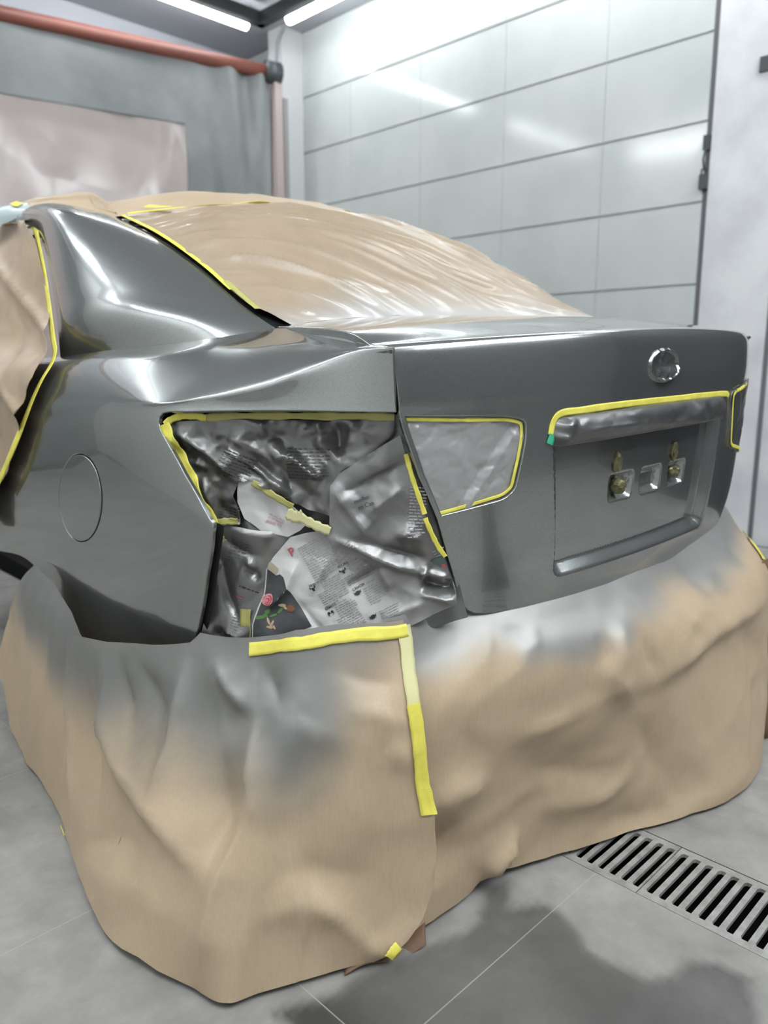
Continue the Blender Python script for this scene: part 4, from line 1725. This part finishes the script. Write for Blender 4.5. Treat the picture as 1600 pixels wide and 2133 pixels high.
for k, (px, wd_, n, ind) in enumerate([((622, 1142), .062, 17, None), ((665, 1216), .044, 11, lambda l: .006 if l < 4 else -.010), ((690, 1143), .045, 7, None), ((725, 1178), .050, 9, lambda l: 0.0 if l < 4 else -.016),
                                       ((757, 1229), .046, 8, lambda l: 0.0), ((699, 1266), .040, 13, lambda l: 0.0 if l < 5 else -.008), ((730, 1310), .036, 5, None), ((790, 1275), .040, 6, None)]):
    dash_block(page_news, SN_P, px, PD_, wd_, n, .0043, M_INK_SOFT, OP, 20 + k, 'text_column', ind)
dash_block(left_news, SN_L, (482, 1125), (30, 10), .034, 9, .0052, mat('ghost_ink', (0.13, 0.13, 0.13), .5), -.0028, 51)
dash_block(left_news, SN_L, (497, 1222), (30, 11), .050, 1, .0050, M_INK, -.0028, 52, 'caption')
dash_block(left_news, SN_L, (490, 1243), (30, 12), .028, 1, .0060, M_INK_RED, -.0028, 53, 'caption')
dash_block(left_news, SN_L, (492, 1262), (30, 10), .026, 12, .0046, mat('ghost_ink_b', (0.16, 0.16, 0.16), .5), -.0028, 54)
ghost = mat('print_under_spray', (0.12, 0.118, 0.115), .35, .7)
dash_block(dark_news, SN_D, (600, 935), (30, 1), .075, 10, .0058, ghost, .0016, 61)
dash_block(dark_news, SN_D, (475, 935), (30, 14), .06, 9, .0056, ghost, .0016, 62)
dash_block(dark_news, SN_D, (465, 1042), (30, 8), .035, 8, .0052, ghost, .0016, 63)
dash_block(page_news, SN_P, (855, 1015), (20, 1), .030, 16, .0056, M_INK_SOFT, OP, 64)


def disc(c, r, n=14, sq=1.0, rot=0.0, wob=.0, seed=0):
    rnd = random.Random(seed)
    out = []
    for k in range(n):
        a = 2 * math.pi * k / n
        rr_ = r * (1 + rnd.uniform(-wob, wob))
        x, y = rr_ * math.cos(a), rr_ * sq * math.sin(a)
        out.append((c[0] + x * math.cos(rot) - y * math.sin(rot), c[1] + x * math.sin(rot) + y * math.cos(rot)))
    return out


def blob(name, parent, surf, px, m, off, ds=.003):
    o = build(name, surf, NB.inv(px), m, ds, [], .0003, .0001, parent, off)
    return o


# star-sign icons
for c in ((655, 1223), (716, 1187), (746, 1234), (690, 1276), (778, 1283)):
    st0 = NB.inv([c])[0]
    ga_v, ga_f = [], []
    shapes = {0: 0}
    kind = (655, 716, 746, 690, 778).index(c[0])
    parts = []
    if kind in (0, 1):                                  # horned heads
        parts = [[(-.003, .002), (.003, .002), (.0016, -.005), (-.0016, -.005)], [(-.003, .002), (-.0058, .0055), (-.0066, .002), (-.004, -.0005)], [(.003, .002), (.004, -.0005), (.0066, .002), (.0058, .0055)]]
    elif kind == 3:                                     # twin commas
        for s_ in (-1, 1):
            parts.append([(s_ * .0034 + .0027 * math.cos(a), .001 + .0027 * math.sin(a)) for a in np.linspace(0, 2 * math.pi, 12, endpoint=False)])
            parts.append([(s_ * .0058, .001), (s_ * .0058, -.003), (s_ * .0018, -.0058), (s_ * .0044, -.002)])
    else:
        parts = [[(.005 * math.cos(a), .0038 * math.sin(a)) for a in np.linspace(0, 2 * math.pi, 12, endpoint=False)], [(.003, 0), (.0068, .004), (.006, -.002)], [(-.003, 0), (-.006, -.002), (-.0068, .004)]]
    _, ex_, ey_ = axes(NB, c, PD_)
    for p in parts:
        b = len(ga_v)
        ga_v += [st0 + x * ex_ + y * ey_ for x, y in p]
        ga_f.append(tuple(range(b, b + len(p))))
    on_sheet('star_sign_icon', SN_P, np.array(ga_v), ga_f, M_INK, page_news, OP)

photo_m = mat('dark_photo_print', (0.05, 0.052, 0.055), .5)
_n = noise_node(photo_m, 18, 4)
_r = ramp(photo_m, _n.outputs['Fac'], (0.030, 0.028, 0.028), (0.095, 0.10, 0.105), .3, .75)
photo_m.node_tree.links.new(_r.outputs[0], photo_m.node_tree.nodes['Principled BSDF'].inputs['Base Color'])
photo = blob('food_photo', page_news, SN_P, [(559, 1183), (577, 1196), (585, 1193), (593, 1199), (601, 1222), (650, 1303), (598, 1326), (545, 1340), (528, 1343), (530, 1300), (543, 1263), (554, 1237)], photo_m, .0092, .004)
photo['label'] = 'dark printed food photo'
blob('printed_box', page_news, SN_P, [(563, 1168), (568, 1170), (582, 1182), (576, 1194), (558, 1182)], mat('beige_print', (0.42, 0.36, 0.26), .6), .0098)
rose_m, pink_m = mat('rose_red_print', (0.50, 0.07, 0.09), .5), mat('rose_pink_print', (0.66, 0.30, 0.32), .5)
for k, r_ in enumerate((11, 9, 7, 5, 3)):
    blob('rose_print', page_news, SN_P, disc((560 + (k % 2) * 1.0 - .4 * k, 1247 + .5 * k), r_, 14, 1.25, .7, .10, k), (pink_m, rose_m)[k % 2], .0099 + k * .0002, .003)
leaf_m, tan_m, brown_m = mat('leaf_print', (0.09, 0.22, 0.06), .5), mat('tan_print', (0.50, 0.36, 0.24), .5), mat('brown_print', (0.22, 0.085, 0.04), .5)
for k, (c, r_, sq, rot) in enumerate([((545, 1284), 11, .35, -.1), ((560, 1272), 7, .6, -.6), ((572, 1280), 8, .35, -.3), ((586, 1270), 8, .4, -.8), ((555, 1280), 6, .5, .3)]):
    blob('leaf_print', page_news, SN_P, disc(c, r_, 12, sq, rot, .12, 40 + k), leaf_m, .0100 + .0001 * k)
for k, (c, r_, sq, rot) in enumerate([((562, 1292), 8, .3, 1.2), ((569, 1297), 8, .3, -1.1), ((565, 1304), 7, .35, .2), ((590, 1259), 8, .4, .1), ((596, 1264), 5, .5, .8), ((574, 1304), 5, .4, 1.0)]):
    blob('food_print', page_news, SN_P, disc(c, r_, 12, sq, rot, .15, 60 + k), tan_m, .0102 + .0001 * k)
blob('fruit_print', page_news, SN_P, disc((607, 1266), 8, 14, .9, .3, .06, 77), brown_m, .0104)
blob('cloth_print', page_news, SN_P, [(560, 1336), (585, 1324), (612, 1312), (622, 1313), (598, 1324)], mat('blue_gray_print', (0.16, 0.20, 0.24), .5), .0098)
blob('red_label', page_news, SN_P, [(919, 1176), (926, 1174), (931, 1180), (923, 1184)], M_INK_RED, .0100)
bl_m = mat('green_blue_print', (0.08, 0.12, 0.12), .5)
blob('green_print', page_news, SN_P, [(897, 1168), (912, 1160), (924, 1158), (928, 1172), (918, 1182)], bl_m, .0096)
dash_block(page_news, SN_P, (902, 1150), (20, -9), .022, 3, .0052, M_INK_SOFT, OP, 71)

# ================================================================ lamp cover, bar, badge and plate fixings on the trunk lid
LAMPS = Surf(lid_fn, LID.dom, LID.flip, (1, 1), lambda st, p: .0034 * facet(st[:, 0] * 22, st[:, 1] * 16, 71) + .0022 * facet(st[:, 0] * 50, st[:, 1] * 50, 72) + .0010 * facet(st[:, 0] * 110, st[:, 1] * 110, 73) + .003 * np.exp(-np.abs((st[:, 0] + .44) * .8 + (st[:, 1] - tw(-.2)) * .6) / .008) - .004 * np.exp(-np.abs((st[:, 0] + .46) * .8 + (st[:, 1] - tw(-.2)) * .6) / .010))


def inset(poly, d):
    poly = np.asarray(poly)
    a = poly - np.roll(poly, 1, 0)
    b = np.roll(poly, -1, 0) - poly
    t = nrm(nrm(a) + nrm(b))
    n = np.stack([-t[:, 1], t[:, 0]], 1)
    q = poly + n * d
    c = inside(q, poly).mean()
    return q if c > .5 else poly - n * d


LG = 'paper covers over the lamp halves in the trunk lid'
lampL = build('lamp_cover', LAMPS, inset(LAMP, .0045), M_FOIL_LIGHT, .0042, [], .02, .002, None, -.007)
setprops(lampL, 'gray painted paper over the trunk lid lamp recess beside the newspaper', 'lamp cover')
LAMPS_R = Surf(lid_fn, LID.dom, LID.flip, (1, 1), lambda st, p: .004 * facet(st[:, 0] * 16, st[:, 1] * 14, 81) + .0015 * facet(st[:, 0] * 50, st[:, 1] * 50, 82))
lampR = build('lamp_cover', LAMPS_R, inset(LAMP_R, .0045), M_FOIL, .006, [], .02, .002, None, .004)
setprops(lampR, 'dark crumpled paper over the far right lamp of the trunk lid', 'lamp cover')

TG = 'strips of yellow masking tape'


def tape(surf, px, width, m, label, offset=.002, n=60, wob=.04, seed=0, st=None, taper=None, invs=None):
    q = st if st is not None else (invs or surf).inv(px)
    o = ribbon('masking_tape', surf, q, width, m, offset, None, .0006, n, wob, seed, taper)
    return setprops(o, label, 'tape', TG)


def lamp_border(poly, side):
    p = inset(poly, .0085)
    n = len(p)
    return p


_lp = inset(LAMP, .0085)
# open border: start at top left, run along the top, down the inner edge and back along the bottom
k0 = int(np.argmin(_lp[:, 0] * .5 + _lp[:, 1]))
_lp = np.roll(_lp, -k0, 0)
if _lp[len(_lp) // 4][0] < _lp[0][0] + .1:
    _lp = _lp[::-1]
LB = Surf(lid_fn, LID.dom, LID.flip)
kb = int(np.argmax(_lp[:, 1] - .9 * _lp[:, 0] * 0 + (_lp[:, 0] < -.5) * .3))
tape(LB, None, .0062, M_TAPE, 'thin yellow tape edging the gray paper of the trunk lid lamp recess', -.0050, 160, .03, 2, st=resample(_lp[:kb + 1], .01)[:-max(1, int(np.linalg.norm(_lp[kb] - _lp[0]) / .01))])
_rp = np.array([(-a, b) for a, b in _lp])
tape(LB, None, .0085, M_TAPE, 'yellow tape edging the dark paper over the far right lamp', .006, 160, .03, 3, st=resample(_rp[:kb + 1], .01)[:-max(1, int(np.linalg.norm(_rp[kb] - _rp[0]) / .01))])


# wrapped license-plate lamp bar
def make_bar():
    nc, nr_ = 90, 22
    us = np.linspace(-.335, .318, nc)
    V, F = [], []
    rnd = random.Random(4)
    for i, u in enumerate(us):
        e = min((u + .335) / .03, (.318 - u) / .02, 1)
        e = math.sqrt(max(e, .02))
        tc = tw(-.163 - .004 * u, 0)
        base = LB.base([[u, tc]])[0]
        n = LB.normal([[u, tc]])[0]
        for j in range(nr_):
            a = math.pi * (j / (nr_ - 1)) - math.pi / 2
            hh = .030 * (.55 + .45 * e)
            dd = .040 * e
            q = base + np.array([0, 0, 1]) * hh * math.sin(a) * -1 + n * (dd * max(math.cos(a), 0) ** .7 - .018)
            V.append(q)
    V = np.array(V)
    uu = np.repeat(us, nr_)
    jj = np.tile(np.linspace(0, 1, nr_), nc)
    endk = np.clip(np.maximum((-.24 - uu) / .07, (uu - .27) / .04), 0, 1)
    d = (.0055 + .008 * endk) * facet(uu * (12 + 0 * uu), jj * 2.2 + uu * 6, 91) + (.0026 + .005 * endk) * facet(uu * 42, jj * 6, 92)
    d += .004 * np.exp(-np.abs(jj - .62 - .1 * np.sin(uu * 9)) / .05)
    C = np.array([LB.normal([[u, tw(-.17)]])[0] for u in us]).repeat(nr_, 0)
    k = np.sin(np.pi * jj) ** .5
    V = V + C * (d * k)[:, None]
    for i in range(nc - 1):
        for j in range(nr_ - 1):
            a = i * nr_ + j
            F.append((a, a + nr_, a + nr_ + 1, a + 1))
    F.append(tuple(range(nr_)))
    F.append(tuple((nc - 1) * nr_ + j for j in range(nr_))[::-1])
    o = mesh_obj('wrapped_bar', W(V), F, mat('gray_sprayed_wrap', (0.165, 0.165, 0.165), .33, .7))
    return setprops(o, 'crumpled paper wrapping the bar above the license plate recess', 'bar')


make_bar()
tape(LB, [(1147, 905), (1152, 880), (1168, 861), (1215, 854), (1300, 842), (1400, 831), (1508, 820), (1517, 826)], .0135, M_TAPE, 'yellow tape along the top of the wrapped bar on the trunk lid', .0012, 120, .03, 5)
tape(LB, [(1143, 925), (1150, 905)], .016, M_GREEN, 'small green tape bit at the left end of the wrapped bar', .003, 12, .1, 6)


def lid_at(px):
    """lid parameters whose displaced point is seen at a pixel"""
    g = np.array(px, float)
    for _ in range(5):
        st = LIDB.inv([g])[0]
        g = g + np.array(px) - project(LID.pos([st]))[0]
    return st


def lump(name, px, size, m, seed, parent=None, off=.0, flat=1.0, depth=None):
    """a small crumpled ball of tape or foil sitting on the lid"""
    st = np.array([POCKC[px][0], tw(POCKC[px][2])]) if isinstance(px, int) else lid_at(px)
    dd = lid_disp(st[None, :], None)[0]
    c = LIDB.base([st])[0] + LIDB.normal([st])[0] * (dd + off)
    n = LIDB.normal([st])[0]
    x = np.array([1.0, 0, 0])
    x = nrm(x - n * (x @ n))
    y = np.cross(n, x)
    V, F = [], []
    nu, nv = 20, 12
    for j in range(nv + 1):
        th = math.pi * j / nv
        for i in range(nu):
            ph = 2 * math.pi * i / nu
            V.append((math.sin(th) * math.cos(ph), math.sin(th) * math.sin(ph), math.cos(th)))
    V = np.array(V)
    r = 1 + .28 * facet(V[:, 0] * 2.1 + seed, V[:, 1] * 2.1 + V[:, 2], seed) + .12 * facet(V[:, 0] * 5, V[:, 1] * 5 + V[:, 2] * 3, seed + 1)
    V = V * r[:, None]
    P = c + V[:, :1] * size[0] * x + V[:, 1:2] * size[1] * y + V[:, 2:] * size[2] * n
    for j in range(nv):
        for i in range(nu):
            F.append((j * nu + i, (j + 1) * nu + i, (j + 1) * nu + (i + 1) % nu, j * nu + (i + 1) % nu))
    return mesh_obj(name, W(P), F, m, parent, None, False)


for k, (px, sz, name) in enumerate([((1284, 962), (.0125, .019, .007), 'masked_screw'), ((1402, 938), (.0125, .019, .007), 'masked_screw'), (0, (.019, .0145, .015), 'masked_clip'), (2, (.018, .0125, .015), 'masked_clip')]):
    lump(name, px, sz, M_OLIVE, 100 + k * 7, lid, .003 if k < 2 else .010)


# masked oval badge
def make_badge():
    c = LIDB.inv([(1383, 762)])[0]
    el = [(c[0] + .0655 * math.cos(a), c[1] + .0345 * math.sin(a)) for a in np.linspace(0, 2 * math.pi, 48, endpoint=False)]

    def lift(st, p):
        r = np.sqrt(((st[:, 0] - c[0]) / .0655) ** 2 + ((st[:, 1] - c[1]) / .0345) ** 2)
        return .006 * sstep((1 - r) / .18) - .004 * sstep((.84 - r) / .10) + .0050 * facet(st[:, 0] * 34 + .4, st[:, 1] * 44, 66) + .0022 * facet(st[:, 0] * 90, st[:, 1] * 110, 67)
    b = build('badge', LIDB, el, M_FOIL, .0022, [], .004, .001, lid, .001, None, None, lift)
    b['label'] = 'oval badge masked with crumpled foil'


make_badge()

# ================================================================ paper and film over glass, roof and doors
_f = {'k': 0}


def film_disp(st, p):
    s, t = st[:, 0] / 12, st[:, 1] / 8
    x, y = p[:, 0], (p[:, 1]) * 1.1
    q = y + .55 * x                                  # folds run from upper left to lower right
    w = .016 * (1 - np.abs(vnoise(q * 9, (x - y) * 1.0, 71))) ** 3 + .009 * (1 - np.abs(vnoise(q * 21 + 3, (x - y) * 1.6, 75))) ** 3 + .012 * facet(q * 13, (x - y) * 1.6, 72) + .004 * facet(q * 34, (x - y) * 6, 73)
    return .002 + .006 * np.clip((1 - t) * 8, 0, 1) + w * np.clip(np.minimum(np.minimum(s, 1 - s) * 14, np.minimum(t * 10, (1 - t) * 6)), .06, 1)


FILM = Surf(wf, WIN.dom, WIN.flip, WIN.scale, film_disp)
FILMN = Surf(wf, WIN.dom, WIN.flip, WIN.scale, lambda st, p: np.full(len(p), .006))
film = build('masking_film', FILM, [(.03, .0), (11.95, 0), (11.95, 8), (9, 8), (6, 8), (3, 8), (.5, 8), (.08, 6.8), (.03, 5)], M_FILM, .0075, [], .0006, .0002, None, 0,
             {'spray': lambda st, p: np.clip(np.interp(st[:, 1] + .5 * vnoise(p[:, 0] * 8, p[:, 1] * 4, 5), [6.6, 7.4, 8.0], [0, .35, .8]), 0, 1)})
setprops(film, 'wrinkled brown masking film stretched over the rear window', 'masking film')
tape(FILMN, None, .0115, M_TAPE, 'long yellow tape along the left edge of the rear window', .004, 80, .05, 8, st=[(.055, .0), (.055, 1.6), (.055, 3.2), (.055, 4.8), (.055, 6.0)])
tape(FILMN, None, .015, M_TAPE_DULL, 'dull oversprayed tape end at the lower left corner of the rear window', .005, 30, .05, 9, st=[(.15, 5.6), (.13, 6.4), (.10, 7.1)])
tape(FILM, None, .016, M_TAPE, 'yellow tape along the top of the rear window film', .010, 120, .06, 10, st=[(.1, .30), (2, .32), (4, .34), (6, .34), (8, .34), (10, .32), (11.7, .30)])


def roof_disp(st, p):
    return .004 + sstep(st[:, 1] / 1.1) * (.052 + .010 * np.abs(vnoise(p[:, 0] * 6, p[:, 1] * 4, 81)) + .008 * facet(p[:, 0] * 9, p[:, 1] * 5, 82)) * np.clip(1.15 - .55 * (p[:, 0] / .5) ** 2, .3, 1)


ROOFP = Surf(rf, ROOF.dom, ROOF.flip, ROOF.scale, roof_disp)
roofp = build('masking_paper', ROOFP, [(.05, .0), (10, .0), (10, 5.9), (.05, 5.9)], M_KRAFT, .025, [], .001, .0004, None, .004, {'spray': spray_const(0.0)})
setprops(roofp, 'brown paper sheet covering the roof behind the rear window tape', 'masking paper')


RE_O = [cu(36, 447, -.690), cu(76, 434, -.662), cu(126, 430, -.636), cu(184, 439, -.598), cu(215, 448, -.575), cu(243, 456, -.552)]
RE_M = [cu(30, 436, -.655), cu(72, 419, -.625), cu(126, 407, -.600), cu(184, 398, -.560), cu(205, 424, -.545), cu(243, 441, -.525)]
RE_I = [p + np.array([.28, .28, -.010]) for p in RE_M]
re_net = np.stack([np.array(RE_O), np.array(RE_O) * .5 + np.array(RE_M) * .5, np.array(RE_M), np.array(RE_M) * .5 + np.array(RE_I) * .5 + [0, 0, .004], np.array(RE_I)])
ref = net_fn(re_net)
RE = Surf(ref, ref.dom, 1, (.12, .12), lambda st, p: .008 * facet(p[:, 0] * 9, p[:, 1] * 7, 84) + .003 * facet(p[:, 0] * 25, p[:, 1] * 20, 85))
if RE.normal([[2, 1]])[0][2] < 0:
    RE.flip = -1
roof_e = build('masking_paper', RE, full(RE.dom), M_KRAFT, .014, [], .001, .0004, None, 0, {'spray': spray_const(0.0)})
setprops(roof_e, 'brown paper with a lifted edge on the left side of the roof', 'masking paper')
tape(ROOFP, None, .03, M_TAPE, 'short yellow tape tab at the upper left corner of the rear window', .018, 12, .1, 11, st=[(.85, .32), (1.12, .05)])
tape(ROOFP, None, .024, M_TAPE, 'small yellow tape tab on the right edge of the roof paper', .016, 12, .1, 12, st=[(9.3, .35), (9.7, .18)])

# bluish film scrap and tape tab at the front end of the roof rail
BF = coons_net([cu(-30, 448, -.70), cu(10, 436, -.68), cu(58, 424, -.655)], [cu(-30, 478, -.735), cu(15, 464, -.705), cu(66, 440, -.668)], [cu(-30, 448, -.70), cu(-30, 478, -.735)], [cu(58, 424, -.655), cu(66, 440, -.668)], 5, 7, lambda s_, t_: np.array([-.018, -.012, .01]) * math.sin(math.pi * s_) * math.sin(math.pi * t_))
bff = net_fn(BF)
BFS = Surf(bff, bff.dom, 1, (.05, .03), lambda st, p: .006 + .008 * facet(p[:, 1] * 22, p[:, 2] * 22, 95))
if BFS.normal([[3, 2]])[0][0] > 0:
    BFS.flip = -1
bfo = build('masking_film', BFS, full(BFS.dom), mat('pale_blue_film', (0.50, 0.58, 0.60), .25), .008, [], .0006, .0002)
setprops(bfo, 'pale blue plastic film scrap on the roof rail at the far left', 'masking film')
tape(BFS, None, .022, M_TAPE, 'yellow tape dab holding the pale blue film on the roof rail', .006, 10, .1, 40, st=[(4.6, 1.2), (5.4, 1.8)])

# side doors
DN = []
for w, u in ((.40, -.655), (.30, -.712), (.18, -.757), (.06, -.800), (-.01, -.835), (-.07, -.884), (-.16, -.904), (-.30, -.912), (-.46, -.905), (-.62, -.885)):
    DN.append([(u + (.012 if v > 2.6 else 0) * 0 - .004, v, w - .03 * max(0, v - 2.7) ** 2 * (1 if w > .3 else .3)) for v in np.linspace(1.75, 3.55, 13)])
dfn = net_fn(np.array(DN))
DB = Surf(dfn, dfn.dom, 1, (.15, .11))
if np.dot(DB.normal([[5, 5]])[0], [-1, 0, 0]) < 0:
    DB.flip = -1


def door_disp(st, p):
    y, z = p[:, 1], p[:, 2]
    q = z - y * .35
    return .006 + .024 * (1 - np.abs(vnoise(q * 7, y * 2, 91))) ** 3 + .016 * facet(q * 8, y * 4.5, 92) + .005 * facet(q * 26, y * 14, 93) + .022 * np.exp(-((z + .045) / .06) ** 2)


DP = Surf(dfn, dfn.dom, DB.flip, DB.scale, door_disp)
DPN = Surf(dfn, dfn.dom, DB.flip, DB.scale, lambda st, p: np.full(len(p), .008))
DEDGE = [(-12, 466), (20, 464), (62, 466), (80, 474), (90, 508), (103, 570), (116, 660), (124, 722), (125, 745), (97, 800), (60, 885), (20, 978), (-12, 1040)]
d_st = [tuple(p) for p in DB.inv(DEDGE)]
doorp = build('masking_paper', DP, d_st + [(d_st[-1][0] + .5, 8.2), (12, 8.6), (12, .2), (d_st[0][0] + .4, d_st[0][1])], paper_material('glossy_kraft_paper', (0.47, 0.36, 0.24), (0.36, 0.26, 0.17), .38, .3, False), .014, [], .001, .0003, None, .0, {'spray': spray_const(0.0)})
setprops(doorp, 'brown paper over the side windows and doors at the left edge', 'masking paper')
tape(DPN, None, .020, M_TAPE, 'yellow tape edging the door paper from roof to wheel arch', .006, 160, .10, 13, st=d_st)

# ---- tapes round the lamp opening and newspapers
SPT = Surf(news_fn, NEWS.dom, NEWS.flip, (1, 1), lambda st, p: .4 * nd_dark(st, p))
tape(SN_D, [(349, 881), (369, 922), (402, 988), (432, 1044), (456, 1089)], .019, M_TAPE, 'bright yellow tape down the slanted left edge of the lamp opening', .019, 70, .08, 21, invs=NB)
tape(SPT, [(347, 884), (358, 874), (380, 866), (410, 866), (432, 870)], .0120, M_TAPE, 'bright yellow tape at the upper left corner of the lamp opening', .008, 40, .08, 22, invs=NB)
tape(SPT, [(425, 870), (480, 866), (560, 865), (640, 866), (740, 866), (822, 868)], .0130, M_TAPE_DULL, 'dull yellow tape along the top edge of the lamp opening', .006, 90, .15, 23, invs=NB)
tape(SN_P, [(846, 946), (858, 990), (872, 1030), (885, 1068)], .0085, M_TAPE, 'yellow tape strip along the right edge of the newspaper page, upper piece', .0115, 40, .1, 24, invs=NB)
tape(SN_P, [(886, 1076), (900, 1110), (914, 1138), (928, 1158)], .0085, M_TAPE, 'yellow tape strip along the right edge of the newspaper page, lower piece', .0115, 40, .1, 25, invs=NB)
tape(SN_P, [(528, 1004), (560, 1024), (612, 1054)], .012, M_TAPE_DULL, 'faded yellow tape holding the small white newspaper flap', .008, 40, .1, 26, invs=NB)
tape(SN_P, [(600, 1066), (622, 1075), (636, 1070)], .022, M_TAPE_PALE, 'pale crumpled tape bit in the middle of the newspapers', .012, 20, .2, 27, invs=NB)
tape(SN_P, [(628, 1074), (655, 1088), (690, 1102)], .017, M_TAPE_PALE, 'pale yellow torn tape at the top of the horoscope page', .013, 30, .15, 28, invs=NB)
tape(SN_L, [(446, 1088), (470, 1084), (498, 1084)], .012, M_TAPE_DULL, 'dull tape across the foot of the dark silver newspaper', .004, 24, .15, 29, invs=NB)
tape(SN_L, [(445, 1092), (456, 1108), (466, 1128)], .012, M_TAPE_PALE, 'torn pale tape bit by the notch of the quarter panel', .004, 20, .3, 30, invs=NB)
tape(SN_P, [(513, 1268), (512, 1300), (513, 1352)], .019, M_TAPE_DULL, 'dull green-yellow upright tape left of the dark food photo', .006, 30, .05, 31, invs=NB)

SKT = Surf(sk_fn, sk_fn.dom, SKB.flip, SKB.scale, lambda st, p: skl_disp(st, p))
tape(SKT, [(524, 1354), (600, 1346), (690, 1331), (760, 1322), (838, 1312)], .023, M_TAPE, 'wide yellow tape joining newspaper to the brown corner sheet', .010, 80, .05, 32, invs=SKB)
tape(SKT, [(832, 1302), (838, 1350), (846, 1420), (853, 1480)], .024, M_TAPE_PALE, 'pale oversprayed upper piece of the long upright tape', .009, 60, .03, 33, invs=SKB)
tape(SKT, [(850, 1462), (860, 1530), (866, 1590), (876, 1678)], .025, M_TAPE, 'bright yellow lower piece of the long upright tape', .0105, 60, .03, 34, invs=SKB)
tape(SKT, [(126, 1732), (129, 1752), (132, 1772)], .005, M_TAPE, 'thin yellow tape sliver at the left paper seam near the floor', .009, 20, .1, 35, invs=SKB)
tape(SKT, [(792, 1969), (800, 1957), (812, 1944)], .018, M_TAPE, 'small yellow tape bit at the hem of the brown corner sheet', .011, 16, .1, 36, invs=SKB)

tape(SKR, None, .024, M_TAPE, 'short yellow tape on the paper at the far right behind the trunk lid', .006, 20, .1, 37, st=[(15.55, 1.15), (15.45, 1.5), (15.30, 1.85)])


def corner_sheet():
    A, B = onz(1560, 1556, .004), onz(1680, 1470, .004)
    V, F = [], []
    for i in range(20):
        t = i / 19
        for k in range(12):
            z = k / 11
            p = A * (1 - t) + B * t
            V.append((p[0] + .02 * math.sin(t * 9 + z * 3) * (.3 + z) - .10 * z, p[1] + .015 * math.sin(t * 14 + 1) + .04 * z, .004 + .50 * z))
    F = [(i * 12 + k, (i + 1) * 12 + k, (i + 1) * 12 + k + 1, i * 12 + k + 1) for i in range(19) for k in range(11)]
    o = mesh_obj('masking_paper', V, F, M_KRAFT_DARK)
    o.modifiers.new('t', 'SOLIDIFY').thickness = .0012
    setprops(o, 'darker brown paper hanging behind the right end of the skirt', 'masking paper', 'brown masking paper hung round the car')


corner_sheet()
